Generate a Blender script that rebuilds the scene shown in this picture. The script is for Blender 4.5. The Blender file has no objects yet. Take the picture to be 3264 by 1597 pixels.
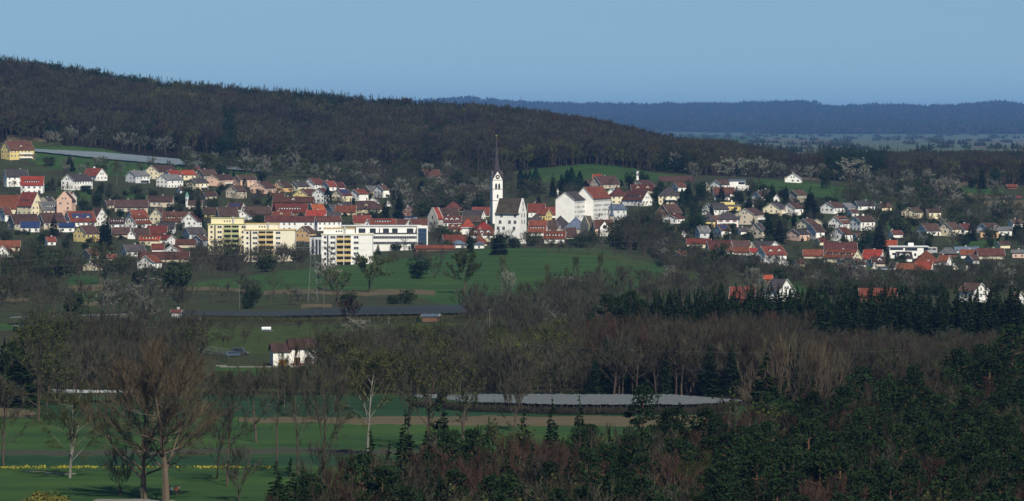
import bpy, bmesh, math, random
import numpy as np
from mathutils import Vector, Matrix
S = bpy.context.scene
COL = S.collection
R = math.radians
# ---------------------------------------------------------------- camera, sky, sun, exposure
F = 14324.0; CH = 67.0; PX0 = 1632.0; HY = 400.0      # focal length in photo pixels, eye height, image centre, horizon row
cd = bpy.data.cameras.new('camera'); cam = bpy.data.objects.new('camera', cd); COL.objects.link(cam)
cd.sensor_width = 36; cd.lens = F / 3264 * 36; cd.clip_start = 1; cd.clip_end = 60000
cam.location = (0, 0, CH); cam.rotation_euler = (R(90) - math.atan((798.5 - HY) / F), 0, 0)
S.camera = cam
SUN_EL = R(44); SAZ = R(157)
sdir = Vector((math.sin(SAZ) * math.cos(SUN_EL), math.cos(SAZ) * math.cos(SUN_EL), math.sin(SUN_EL)))
w = bpy.data.worlds.new('World'); S.world = w; w.use_nodes = True
nt = w.node_tree; nt.nodes.clear()
sky = nt.nodes.new('ShaderNodeTexSky'); sky.sky_type = 'NISHITA'; sky.sun_disc = False
sky.sun_elevation = SUN_EL; sky.sun_rotation = SAZ; sky.altitude = 500; sky.air_density = 1.0; sky.dust_density = 0.3; sky.ozone_density = 3.4
tc = nt.nodes.new('ShaderNodeTexCoord'); va = nt.nodes.new('ShaderNodeVectorMath'); va.operation = 'ADD'; va.inputs[1].default_value = (0, 0, 0.065)
bg = nt.nodes.new('ShaderNodeBackground'); bg.inputs['Strength'].default_value = 0.063
wo = nt.nodes.new('ShaderNodeOutputWorld')
nt.links.new(tc.outputs['Generated'], va.inputs[0]); nt.links.new(va.outputs[0], sky.inputs[0])
tn = nt.nodes.new('ShaderNodeMix'); tn.data_type = 'RGBA'; tn.blend_type = 'MULTIPLY'; tn.inputs[0].default_value = 1.0; tn.inputs[7].default_value = (.90, 1.06, 1.14, 1)
nt.links.new(sky.outputs[0], tn.inputs[6]); nt.links.new(tn.outputs[2], bg.inputs[0]); nt.links.new(bg.outputs[0], wo.inputs[0])
sl = bpy.data.lights.new('sun', 'SUN'); sl.energy = 5.0; sl.angle = R(0.5); sl.color = (1.0, 0.93, 0.80)
so = bpy.data.objects.new('sun', sl); COL.objects.link(so); so.rotation_euler = (-sdir).to_track_quat('-Z', 'Y').to_euler(); so.location = (400, -300, 600)
S.view_settings.view_transform = 'Standard'; S.view_settings.look = 'None'; S.view_settings.exposure = 0.1; S.view_settings.gamma = 1.0
S.cycles.max_bounces = 4; S.cycles.diffuse_bounces = 2; S.cycles.glossy_bounces = 1; S.cycles.transmission_bounces = 0
S.cycles.transparent_max_bounces = 4; S.cycles.volume_bounces = 0
S.cycles.use_denoising = True
S.cycles.use_adaptive_sampling = True; S.cycles.adaptive_threshold = 0.02
S.cycles.caustics_reflective = False; S.cycles.caustics_refractive = False
rnd = random.Random(7)

# ---------------------------------------------------------------- materials
def sc(r, g, b):
    f = lambda c: (c / 255 / 12.92) if c <= 10 else ((c / 255 + 0.055) / 1.055) ** 2.4
    return (f(r), f(g), f(b))
MATS = {}
def mat(name, col, rough=0.9, var=0.15, scale=0.6, hue=0.0, objvar=0.0, col2=None, bump=0.0, metal=0.0, spec=0.03, stretch=None):
    """plain diffuse colour broken by noise; objvar varies it from one object to the next"""
    if name in MATS: return MATS[name]
    m = bpy.data.materials.new(name); m.use_nodes = True; t = m.node_tree; b = t.nodes['Principled BSDF']
    b.inputs['Roughness'].default_value = rough; b.inputs['Metallic'].default_value = metal; b.inputs['Specular IOR Level'].default_value = spec
    c2 = col2 or tuple(min(1, c * (1 - var * 2)) for c in col)
    n = t.nodes.new('ShaderNodeTexNoise'); n.inputs['Scale'].default_value = scale; n.inputs['Detail'].default_value = 4
    g = t.nodes.new('ShaderNodeNewGeometry')
    if stretch:
        mp = t.nodes.new('ShaderNodeMapping'); mp.inputs['Scale'].default_value = stretch; t.links.new(g.outputs['Position'], mp.inputs['Vector']); t.links.new(mp.outputs[0], n.inputs['Vector']); n.inputs['Detail'].default_value = 6; n.inputs['Roughness'].default_value = .65
    else: t.links.new(g.outputs['Position'], n.inputs['Vector'])
    rp = t.nodes.new('ShaderNodeValToRGB'); rp.color_ramp.elements[0].position = 0.32; rp.color_ramp.elements[1].position = 0.68
    rp.color_ramp.elements[0].color = (*c2, 1); rp.color_ramp.elements[1].color = (*col, 1)
    t.links.new(n.outputs['Fac'], rp.inputs[0]); out = rp.outputs[0]
    if objvar:
        oi = t.nodes.new('ShaderNodeObjectInfo'); mr = t.nodes.new('ShaderNodeMapRange')
        mr.inputs['To Min'].default_value = 1 - objvar; mr.inputs['To Max'].default_value = 1 + objvar
        hs = t.nodes.new('ShaderNodeHueSaturation'); t.links.new(oi.outputs['Random'], mr.inputs['Value']); t.links.new(mr.outputs[0], hs.inputs['Value'])
        if hue:
            m2 = t.nodes.new('ShaderNodeMapRange'); m2.inputs['To Min'].default_value = .5 - hue; m2.inputs['To Max'].default_value = .5 + hue
            ml = t.nodes.new('ShaderNodeMath'); ml.operation = 'MULTIPLY'; ml.inputs[1].default_value = 7.31
            fr = t.nodes.new('ShaderNodeMath'); fr.operation = 'FRACT'
            t.links.new(oi.outputs['Random'], ml.inputs[0]); t.links.new(ml.outputs[0], fr.inputs[0]); t.links.new(fr.outputs[0], m2.inputs['Value']); t.links.new(m2.outputs[0], hs.inputs['Hue'])
        t.links.new(out, hs.inputs['Color']); out = hs.outputs[0]
    t.links.new(out, b.inputs['Base Color'])
    if bump:
        bp = t.nodes.new('ShaderNodeBump'); bp.inputs['Strength'].default_value = bump; bp.inputs['Distance'].default_value = 0.3
        t.links.new(n.outputs['Fac'], bp.inputs['Height']); t.links.new(bp.outputs[0], b.inputs['Normal'])
    MATS[name] = m
    return m
WALL = {k: mat('plaster_' + k, v, var=0.06, scale=0.25) for k, v in dict(
    wh=(.86, .84, .78), gw=(.62, .63, .62), cr=(.78, .68, .46), ye=(.70, .55, .22), oc=(.66, .42, .20), pk=(.70, .46, .34), bg=(.58, .50, .38), gy=(.42, .42, .41),
    st=(.40, .36, .28), br=(.16, .09, .06), bk=(.18, .08, .055), bl=(.30, .36, .42)).items()}
ROOF = {k: mat('roof_' + k, v, var=0.2, scale=0.5, objvar=0.22, hue=0.012, bump=.3) for k, v in dict(
    rd=(.160, .052, .034), br=(.075, .047, .040), bb=(.12, .062, .046), rb=(.098, .043, .034), og=(.34, .095, .042), dk=(.062, .055, .058), gy=(.14, .14, .145), sl=(.10, .13, .18),
    vr=(.25, .048, .032), cu=(.16, .33, .28), st=(.070, .058, .046), so=(.03, .05, .12), wt=(.55, .58, .6)).items()}
M_GLASS = mat('window_glass', (.035, .04, .05), rough=.25, var=.2, spec=.5)
M_FRAME = mat('window_frame', (.62, .62, .6), var=.05)
M_WOOD = mat('dark_wood', (.07, .045, .03)); M_POST = mat('grey_wood', (.15, .14, .115)); M_STEEL = mat('galvanised_steel', (.17, .18, .18), rough=.6)
M_TRIM = mat('verge_board', (.7, .68, .62))

# ---------------------------------------------------------------- object helpers
def tag(o, label=None, cat=None, group=None, kind=None):
    if label: o['label'] = label
    if cat: o['category'] = cat
    if group: o['group'] = group
    if kind: o['kind'] = kind
    return o
LABELS = {}
def thing(name, label, cat, loc=(0, 0, 0), rz=0, group=None):
    o = bpy.data.objects.new(name, None); COL.objects.link(o); o.location = loc; o.rotation_euler = (0, 0, rz); o.empty_display_size = .5
    return tag(o, label, cat, group)
def obj(name, me, parent=None, loc=(0, 0, 0), rz=0, scale=None):
    o = bpy.data.objects.new(name, me); COL.objects.link(o); o.parent = parent; o.location = loc; o.rotation_euler = (0, 0, rz)
    if scale: o.scale = scale
    return o
class MB:
    """collects polygons with a material slot each"""
    def __init__(s): s.v = []; s.f = []; s.m = []
    def poly(s, pts, m=0):
        i = len(s.v); s.v += [tuple(p) for p in pts]; s.f.append(tuple(range(i, i + len(pts)))); s.m.append(m)
    def box(s, x0, x1, y0, y1, z0, z1, m=0):
        i = len(s.v); s.v += [(x, y, z) for z in (z0, z1) for (x, y) in ((x0, y0), (x1, y0), (x1, y1), (x0, y1))]
        for f in ((0, 3, 2, 1), (4, 5, 6, 7), (0, 1, 5, 4), (1, 2, 6, 5), (2, 3, 7, 6), (3, 0, 4, 7)): s.f.append(tuple(i + k for k in f)); s.m.append(m)
    def prism(s, bot, top, m=0):
        """closed solid between two polygons of equal count"""
        n = len(bot); i = len(s.v); s.v += [tuple(p) for p in bot] + [tuple(p) for p in top]
        s.f.append(tuple(i + k for k in reversed(range(n)))); s.f.append(tuple(i + n + k for k in range(n)))
        for k in range(n): s.f.append((i + k, i + (k + 1) % n, i + n + (k + 1) % n, i + n + k))
        s.m += [m] * (n + 2)
    def tube(s, a, b, ra, rb, n=4, m=0, cap=False):
        a = Vector(a); b = Vector(b); d = (b - a)
        if d.length < 1e-6: return
        d.normalize(); u = d.cross(Vector((0, 0, 1)) if abs(d.z) < .9 else Vector((1, 0, 0))).normalized(); v = d.cross(u)
        i = len(s.v)
        for (p, r) in ((a, ra), (b, rb)):
            for k in range(n):
                an = 2 * math.pi * k / n; s.v.append(tuple(p + u * (math.cos(an) * r) + v * (math.sin(an) * r)))
        for k in range(n): s.f.append((i + k, i + (k + 1) % n, i + n + (k + 1) % n, i + n + k)); s.m.append(m)
        if cap: s.f.append(tuple(i + n + k for k in range(n))); s.m.append(m)
    def tri(s, a, b, c, m=0):
        i = len(s.v); s.v += [tuple(a), tuple(b), tuple(c)]; s.f.append((i, i + 1, i + 2)); s.m.append(m)
    def mesh(s, name, mats):
        me = bpy.data.meshes.new(name); me.from_pydata(s.v, [], s.f)
        for m in (mats if isinstance(mats, (list, tuple)) else [mats]): me.materials.append(m)
        if any(s.m): me.polygons.foreach_set('material_index', s.m)
        me.update(); return me
# ---------------------------------------------------------------- terrain: rows (distance, [(column, image row of the ground there)])
def flat(d): return HY + F * CH / d
RIDGE = [(-2500, 230), (-600, 222), (0, 245), (200, 268), (400, 303), (600, 325), (800, 343), (1000, 356), (1200, 375), (1480, 394), (1650, 408), (1800, 430), (1900, 447), (2000, 470), (2100, 495), (2200, 510), (2300, 522), (2400, 541), (2500, 553), (2700, 558), (3264, 560), (6000, 560)]
ROWS = [
    (1900, [(-500, 905), (800, 905), (1200, 900), (2000, 902), (2600, 906)]),
    (2100, [(0, 870), (600, 872), (900, 858), (1300, 845), (1700, 838), (2000, 850), (2400, 865), (3264, 868)]),
    (2300, [(0, 836), (600, 836), (900, 832), (1300, 812), (1600, 795), (1900, 800), (2100, 822), (2400, 836), (3264, 842)]),
    (2400, [(0, 800), (600, 806), (900, 812), (1200, 796), (1600, 784), (2000, 790), (2400, 805), (3264, 815)]),
    (2500, [(0, 760), (600, 768), (900, 778), (1600, 768), (2400, 768), (3264, 782)]),
    (2650, [(0, 700), (400, 702), (800, 722), (1200, 740), (1600, 728), (2400, 714), (2800, 718), (3264, 738)]),
    (2800, [(0, 642), (400, 645), (800, 670), (1200, 692), (1600, 682), (2000, 664), (2400, 660), (2800, 672), (3264, 700)]),
    (2950, [(0, 592), (400, 595), (800, 620), (1200, 645), (1600, 640), (2000, 608), (2400, 610), (2800, 632), (3264, 656)]),
    (3100, [(0, 545), (400, 558), (800, 578), (1200, 602), (1600, 598), (1900, 572), (2100, 575), (2400, 580), (2800, 604), (3264, 628)]),
    (3250, [(-300, 445), (0, 455), (300, 483), (600, 510), (900, 533), (1200, 554), (1400, 558), (1600, 550), (1900, 530), (2050, 545), (2200, 558), (2600, 574), (3264, 592)]),
    (3400, [(-300, 400), (0, 412), (300, 442), (600, 472), (900, 498), (1200, 518), (1600, 520), (1900, 515), (2200, 540), (2600, 568), (3264, 582)]),
    (3900, RIDGE),
    (4300, [(x, y + 42 if x < 2300 else y - 25) for x, y in RIDGE]),
    (5000, [(0, 497), (3264, 492)]),
    (5800, [(0, 475), (3264, 470)]),
    (6500, [(0, 460), (2000, 455), (2200, 444), (2450, 450), (2700, 452), (2950, 448), (3264, 462)]),
    (7300, [(0, 448), (2100, 436), (2350, 440), (2700, 446), (3264, 446)]),
    (8000, [(0, 432), (3264, 430)]),
    (8600, [(0, 408), (3264, 406)]),
    (9200, [(0, 380), (3264, 376)]),
    (10000, [(-2000, 340), (1000, 334), (1300, 330), (1440, 320), (1520, 318), (1600, 326), (1700, 335), (1850, 338), (2000, 341), (2200, 339), (2400, 334), (2500, 330), (2575, 329), (2605, 346), (2700, 346), (2850, 342), (2950, 345), (3080, 341), (3120, 334), (3215, 331), (3240, 340), (3264, 352), (3400, 338), (5000, 340)]),
    (11000, [(0, 385), (3264, 385)]),
    (14000, [(0, 395), (3264, 395)]),
]
ST = lambda d: d if d <= 5000 else 5000 + (d - 5000) * 4.4       # the plain and the far ridge lie well back
ROWS = [(ST(d), p) for d, p in ROWS]
_h = lambda xs, ys: (np.array(xs, float), np.array(ys, float))
GX = np.concatenate([np.arange(-9000, -300, 150), np.arange(-300, 3570, 7), np.arange(3570, 12300, 150)]).astype(float)
GD = np.concatenate([[20, 60, 120, 200, 300, 380, 440], np.arange(480, 1160, 2.5), np.arange(1160, 1900, 6), np.arange(1900, 3420, 8), np.arange(3420, 4500, 20), np.arange(4500, 5000, 40), np.arange(5000, 45001, 240)]).astype(float)
rd = [1700.0]; rz = [np.zeros(len(GX))]
for d, pts in ROWS:
    xs, ys = _h([p[0] for p in pts], [p[1] for p in pts])
    rd.append(float(d)); rz.append(CH - (np.interp(GX, xs, ys) - HY) * d / F)
rz = np.array(rz)
GZ = np.array([[0.0] * len(GX) if d <= 1700 else [0.0] * len(GX) for d in GD])
for j in range(len(GX)):
    GZ[:, j] = np.interp(GD, rd, rz[:, j], left=0.0)
_k = np.array([1, 2, 3, 2, 1.]) / 9
for it in range(2):                                     # soften the creases
    P = np.pad(GZ, ((2, 2), (0, 0)), mode='edge'); GZ = sum(_k[i] * P[i:i + len(GD)] for i in range(5))
    P = np.pad(GZ, ((0, 0), (2, 2)), mode='edge'); GZ = sum(_k[i] * P[:, i:i + len(GX)] for i in range(5))
def gz(px, d):
    i = min(max(np.searchsorted(GD, d) - 1, 0), len(GD) - 2); j = min(max(np.searchsorted(GX, px) - 1, 0), len(GX) - 2)
    u = min(max((d - GD[i]) / (GD[i + 1] - GD[i]), 0), 1); v = min(max((px - GX[j]) / (GX[j + 1] - GX[j]), 0), 1)
    return float((GZ[i, j] * (1 - v) + GZ[i, j + 1] * v) * (1 - u) + (GZ[i + 1, j] * (1 - v) + GZ[i + 1, j + 1] * v) * u)
GPY = HY + (CH - GZ) * F / GD[:, None]                   # image row of every ground point
def dist_at(px, py, dmin=480, dmax=9000):
    """distance at which the ground in this column is seen at row py"""
    j = min(max(int(np.searchsorted(GX, px)), 0), len(GX) - 1)
    c = GPY[:, j]; ok = np.where((c <= py) & (GD >= dmin) & (GD <= dmax))[0]
    if len(ok) == 0: return dmax
    i = ok[0]
    if i == 0: return float(GD[0])
    a, b = c[i - 1], c[i]; u = (a - py) / (a - b) if a != b else 0
    return float(GD[i - 1] + min(max(u, 0), 1) * (GD[i] - GD[i - 1]))
def P3(px, d, dz=0.0): return Vector(((px - PX0) / F * d, d, gz(px, d) + dz))
def at(px, py, dz=0.0, **k): return P3(px, dist_at(px, py, **k), dz)

# land use, as polygons on the ground
def inpoly(X, Y, poly):
    n = len(poly); c = np.zeros(X.shape, bool); j = n - 1
    for i in range(n):
        xi, yi = poly[i]; xj, yj = poly[j]
        if yi != yj: c ^= ((yi > Y) != (yj > Y)) & (X < (xj - xi) * (Y - yi) / (yj - yi) + xi)
        j = i
    return c
LAND = [  # (id, polygon, dmin, dmax)
    (1, [(-9000, 1262), (13000, 1262), (13000, 9000), (-9000, 9000)], 0, 1130),
    (8, [(-600, 1436), (380, 1436), (900, 1428), (1500, 1440), (1500, 1456), (900, 1446), (380, 1452), (-600, 1454)], 0, 1200),
    (7, [(-600, 1454), (1500, 1456), (1500, 1489), (-600, 1489)], 0, 1200),
    (7, [(-600, 1262), (2600, 1262), (2600, 1330), (-600, 1330)], 0, 1200),
    (3, [(-300, 1298), (60, 1302), (118, 1318), (100, 1332), (-300, 1338)], 0, 1200),
    (3, [(760, 1332), (1300, 1328), (2300, 1326), (2400, 1360), (1300, 1356), (760, 1346)], 0, 1200),
    (5, [(80, 1503), (240, 1509), (240, 1512), (80, 1506)], 0, 1200),
    (5, [(300, 1593), (540, 1593), (560, 1599), (560, 1606), (280, 1606)], 0, 1200),
    (2, [(200, 1185), (262, 1190), (255, 1225), (205, 1220)], 900, 1400), (3, [(205, 1196), (262, 1198), (255, 1218), (210, 1218)], 900, 1400),
    (1, [(690, 1171), (1000, 1169), (1000, 1200), (690, 1200)], 900, 1500), (5, [(690, 1166), (1010, 1166), (1010, 1170), (690, 1171)], 900, 1500),
    (2, [(560, 1045), (1480, 1030), (1700, 1075), (1650, 1120), (1300, 1125), (1020, 1115), (800, 1130), (560, 1110)], 1000, 1700),
    (1, [(-200, 1028), (120, 1034), (60, 1052), (-200, 1056)], 1000, 1700),
    (3, [(-200, 950), (90, 952), (90, 962), (-200, 965)], 1300, 2300), (3, [(235, 960), (335, 964), (335, 974), (235, 972)], 1300, 2300),
    (1, [(220, 878), (310, 876), (330, 905), (220, 908)], 1700, 2300), (3, [(215, 909), (340, 905), (340, 926), (230, 930)], 1600, 2300), (1, [(235, 932), (380, 930), (360, 958), (240, 955)], 1500, 2300),
    (1, [(590, 908), (700, 893), (830, 872), (1090, 846), (1300, 824), (1480, 800), (1700, 782), (1900, 790), (2010, 822), (2120, 850), (2180, 868), (2330, 874), (2330, 884), (2100, 896), (2000, 930), (1900, 985), (1500, 985), (1400, 966), (1300, 940), (1000, 938), (800, 925), (600, 918)], 1500, 2345),
    (2, [(1740, 797), (1900, 800), (1990, 818), (2090, 850), (2000, 842), (1900, 818), (1760, 806)], 1500, 2345),
    (3, [(840, 924), (1390, 924), (1390, 940), (1250, 942), (840, 936)], 1500, 2300), (3, [(560, 914), (780, 920), (780, 930), (560, 925)], 1500, 2300), (3, [(960, 972), (1060, 968), (1060, 982), (960, 984)], 1500, 2300),
    (3, [(1760, 956), (1790, 955), (1795, 966), (1760, 966)], 1500, 2300), (3, [(2560, 955), (2640, 955), (2640, 970), (2560, 970)], 1500, 2300),
    (1, [(2470, 880), (2600, 884), (2680, 905), (2620, 945), (2470, 930)], 1700, 2400), (1, [(3030, 870), (3264, 880), (3264, 900), (3030, 890)], 1800, 2400),
    (1, [(185, 603), (290, 606), (290, 640), (235, 655), (185, 630)], 2400, 3200), (1, [(400, 620), (480, 622), (480, 634), (400, 632)], 2400, 3200),
    (1, [(90, 455), (300, 470), (560, 520), (830, 553), (600, 565), (300, 560), (90, 520)], 2400, 3300), (3, [(20, 429), (120, 440), (152, 450), (140, 456), (20, 452)], 2900, 3600), (2, [(90, 452), (200, 455), (200, 470), (100, 466)], 2900, 3600),
    (1, [(1250, 540), (1360, 545), (1330, 560), (1240, 556)], 2900, 3300),
    (1, [(1690, 538), (1850, 524), (1900, 520), (2010, 532), (2090, 552), (2150, 560), (2110, 574), (1690, 580)], 2700, 3330), (4, [(2100, 562), (2210, 562), (2210, 578), (2100, 578)], 2700, 3330),
    (1, [(2400, 571), (2560, 578), (2720, 602), (2850, 630), (2780, 652), (2650, 642), (2560, 612), (2400, 600)], 2600, 3330), (3, [(2500, 562), (2640, 566), (2640, 574), (2500, 572)], 2900, 3400),
    (1, [(2480, 690), (2560, 692), (2540, 710), (2480, 708)], 2500, 3000), (1, [(2825, 702), (2915, 706), (2910, 738), (2830, 734)], 2400, 3000), (1, [(3045, 766), (3180, 762), (3190, 792), (3050, 790)], 2300, 2900),
    (3, [(2850, 577), (3110, 580), (3100, 592), (2850, 590)], 2700, 3600), (1, [(2850, 574), (3060, 574), (3060, 578), (2850, 578)], 2700, 3600),
    (1, [(3050, 598), (3200, 600), (3200, 618), (3050, 618)], 2700, 3600), (3, [(3042, 617), (3150, 618), (3230, 625), (3200, 631), (3050, 631)], 2700, 3600), (3, [(3120, 641), (3400, 632), (3400, 667), (3200, 662), (3150, 655)], 2500, 3600),
    (1, [(2700, 852), (2780, 850), (2790, 872), (2710, 876)], 1900, 2600), (5, [(2745, 910), (2860, 908), (2860, 921), (2745, 922)], 1600, 2400),
    (10, [(-9000, 300), (13000, 300), (13000, 492), (-9000, 492)], 4600, 8050), (3, [(2440, 446), (2660, 445), (2680, 449), (2440, 451)], 5500, 8000), (3, [(3000, 448), (3264, 447), (3264, 456), (3080, 456)], 5500, 8000),
    (1, [(2050, 425), (2400, 432), (2400, 450), (2050, 450)], 5500, 8000), (3, [(3100, 465), (3264, 462), (3264, 470), (3100, 472)], 5500, 8000),
    (10, [(2830, 386), (2950, 388), (2950, 397), (2830, 396)], 8100, 9300), (10, [(2290, 374), (2370, 374), (2370, 379), (2290, 379)], 8100, 9600), (10, [(2100, 420), (2420, 424), (2420, 432), (2100, 432)], 7900, 9000),
]
M_LAND = {
    0: mat('rough_grass', (.040, .056, .022), col2=(.034, .029, .019), scale=.07), 1: mat('meadow_grass', (.046, .086, .021), col2=(.018, .044, .017), scale=1, stretch=(.02, .055, .02)),
    2: mat('orchard_grass', (.055, .070, .018), col2=(.026, .042, .016), scale=.16), 3: mat('dry_field', (.125, .092, .060), col2=(.06, .062, .032), scale=1, stretch=(.04, .25, .1)),
    4: mat('dark_soil', (.10, .055, .045), scale=.2), 5: mat('gravel', (.20, .19, .165), scale=.5), 10: mat('far_fields', (.050, .105, .062), col2=(.085, .085, .060), scale=1, stretch=(.0022, .0007, .001)), 6: mat('yellow_flower_strip', (.42, .34, .02), col2=(.05, .09, .02), scale=1.2),
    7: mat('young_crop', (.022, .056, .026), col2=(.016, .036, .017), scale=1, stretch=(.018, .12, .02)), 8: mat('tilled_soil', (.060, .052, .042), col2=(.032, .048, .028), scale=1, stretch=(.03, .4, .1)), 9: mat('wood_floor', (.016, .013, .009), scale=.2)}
LNAME = {0: 'ground', 1: 'meadow', 2: 'orchard_ground', 3: 'field', 4: 'field', 5: 'path', 6: 'flower_field', 7: 'field', 8: 'field', 9: 'ground', 10: 'field'}
XX, DD = np.meshgrid(GX, GD)
cx = (XX[:-1, :-1] + XX[1:, 1:]) / 2; cdm = (DD[:-1, :-1] + DD[1:, 1:]) / 2
cy = (GPY[:-1, :-1] + GPY[1:, 1:]) / 2
wob = np.sin(cx * .021) * 1.6 + np.sin(cx * .057 + 1) * .9
LID = np.zeros(cx.shape, int)
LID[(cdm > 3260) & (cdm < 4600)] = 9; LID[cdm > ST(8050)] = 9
for (k, poly, d0, d1) in LAND:
    d0, d1 = ST(d0), ST(d1)
    m = inpoly(cx, cy + wob * (.6 if d0 > 2300 else 1.2 if d0 > 1000 else 1.0), poly) & (cdm >= d0) & (cdm <= d1); LID[m] = k
# bottom of the wood in front: bare leaf litter
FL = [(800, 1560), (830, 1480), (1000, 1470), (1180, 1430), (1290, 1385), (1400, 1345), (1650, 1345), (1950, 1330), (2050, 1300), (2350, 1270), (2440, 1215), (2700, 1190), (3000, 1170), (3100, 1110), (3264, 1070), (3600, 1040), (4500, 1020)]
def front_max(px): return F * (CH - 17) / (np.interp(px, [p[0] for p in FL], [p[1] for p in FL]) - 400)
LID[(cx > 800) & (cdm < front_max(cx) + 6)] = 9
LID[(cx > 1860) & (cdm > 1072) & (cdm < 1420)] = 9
VX = (XX - PX0) / F * DD
nr, nc = XX.shape
vid = np.arange(nr * nc).reshape(nr, nc)
quads = np.stack([vid[:-1, :-1], vid[:-1, 1:], vid[1:, 1:], vid[1:, :-1]], -1).reshape(-1, 4)
V3 = np.stack([VX, DD, GZ], -1).reshape(-1, 3)
def np_mesh(name, verts, faces, mats, midx=None):
    me = bpy.data.meshes.new(name); n = len(faces); k = faces.shape[1]
    me.vertices.add(len(verts)); me.vertices.foreach_set('co', verts.astype(np.float32).ravel())
    me.loops.add(n * k); me.loops.foreach_set('vertex_index', faces.astype(np.int32).ravel())
    me.polygons.add(n); me.polygons.foreach_set('loop_start', np.arange(0, n * k, k, dtype=np.int32)); me.polygons.foreach_set('loop_total', np.full(n, k, np.int32))
    for m in mats: me.materials.append(m)
    if midx is not None: me.polygons.foreach_set('material_index', midx.astype(np.int32))
    me.update(calc_edges=True); return me
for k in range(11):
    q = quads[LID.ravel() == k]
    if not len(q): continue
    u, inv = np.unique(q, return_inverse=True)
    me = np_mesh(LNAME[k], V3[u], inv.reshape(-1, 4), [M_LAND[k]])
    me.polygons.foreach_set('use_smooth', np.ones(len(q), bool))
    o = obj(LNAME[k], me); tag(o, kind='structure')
# ---------------------------------------------------------------- trees
M_BARK = mat('bark', (.085, .065, .050), objvar=.25, scale=2); M_BARKP = mat('pine_bark', (.15, .082, .05), objvar=.2, scale=2); M_BIRCH = mat('birch_bark', (.27, .25, .21), col2=(.10, .09, .08), scale=3)
M_TW = {k: mat('twigs_' + k, v, objvar=.32, hue=.012, var=.2, scale=.4) for k, v in dict(
    brown=(.056, .048, .032), grey=(.061, .059, .041), red=(.062, .038, .028), olive=(.078, .078, .034), tan=(.125, .098, .066), dark=(.045, .036, .034)).items()}
M_TW['tan2'] = mat('twigs_oak', (.108, .083, .053), objvar=.05, var=.2, scale=.4)
M_LF = {k: mat('leaves_' + k, v, objvar=.28, hue=.012, var=.3, scale=.5) for k, v in dict(
    blossom=(.25, .25, .20), bud=(.062, .080, .022), fresh=(.13, .20, .018), spruce=(.016, .032, .012), pine=(.020, .038, .015), thuja=(.014, .040, .022), bush=(.034, .052, .022), green=(.018, .038, .016), copper=(.055, .030, .022), yellow=(.16, .15, .03)).items()}
def rv(r, s=1.0): return Vector((r.uniform(-1, 1), r.uniform(-1, 1), r.uniform(-1, 1))) * s
def sliver(mb, p, d, L, wd, r, m=0):
    s = d.cross(rv(r)).normalized() * wd * .5
    mb.tri(p - s, p + s, p + d * L, m)
def leafq(mb, p, sz, r, m=0):
    a = rv(r).normalized() * sz * .5; b = a.cross(rv(r)).normalized() * sz * .5
    mb.poly([p - a, p - b, p + a, p + b], m)
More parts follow.
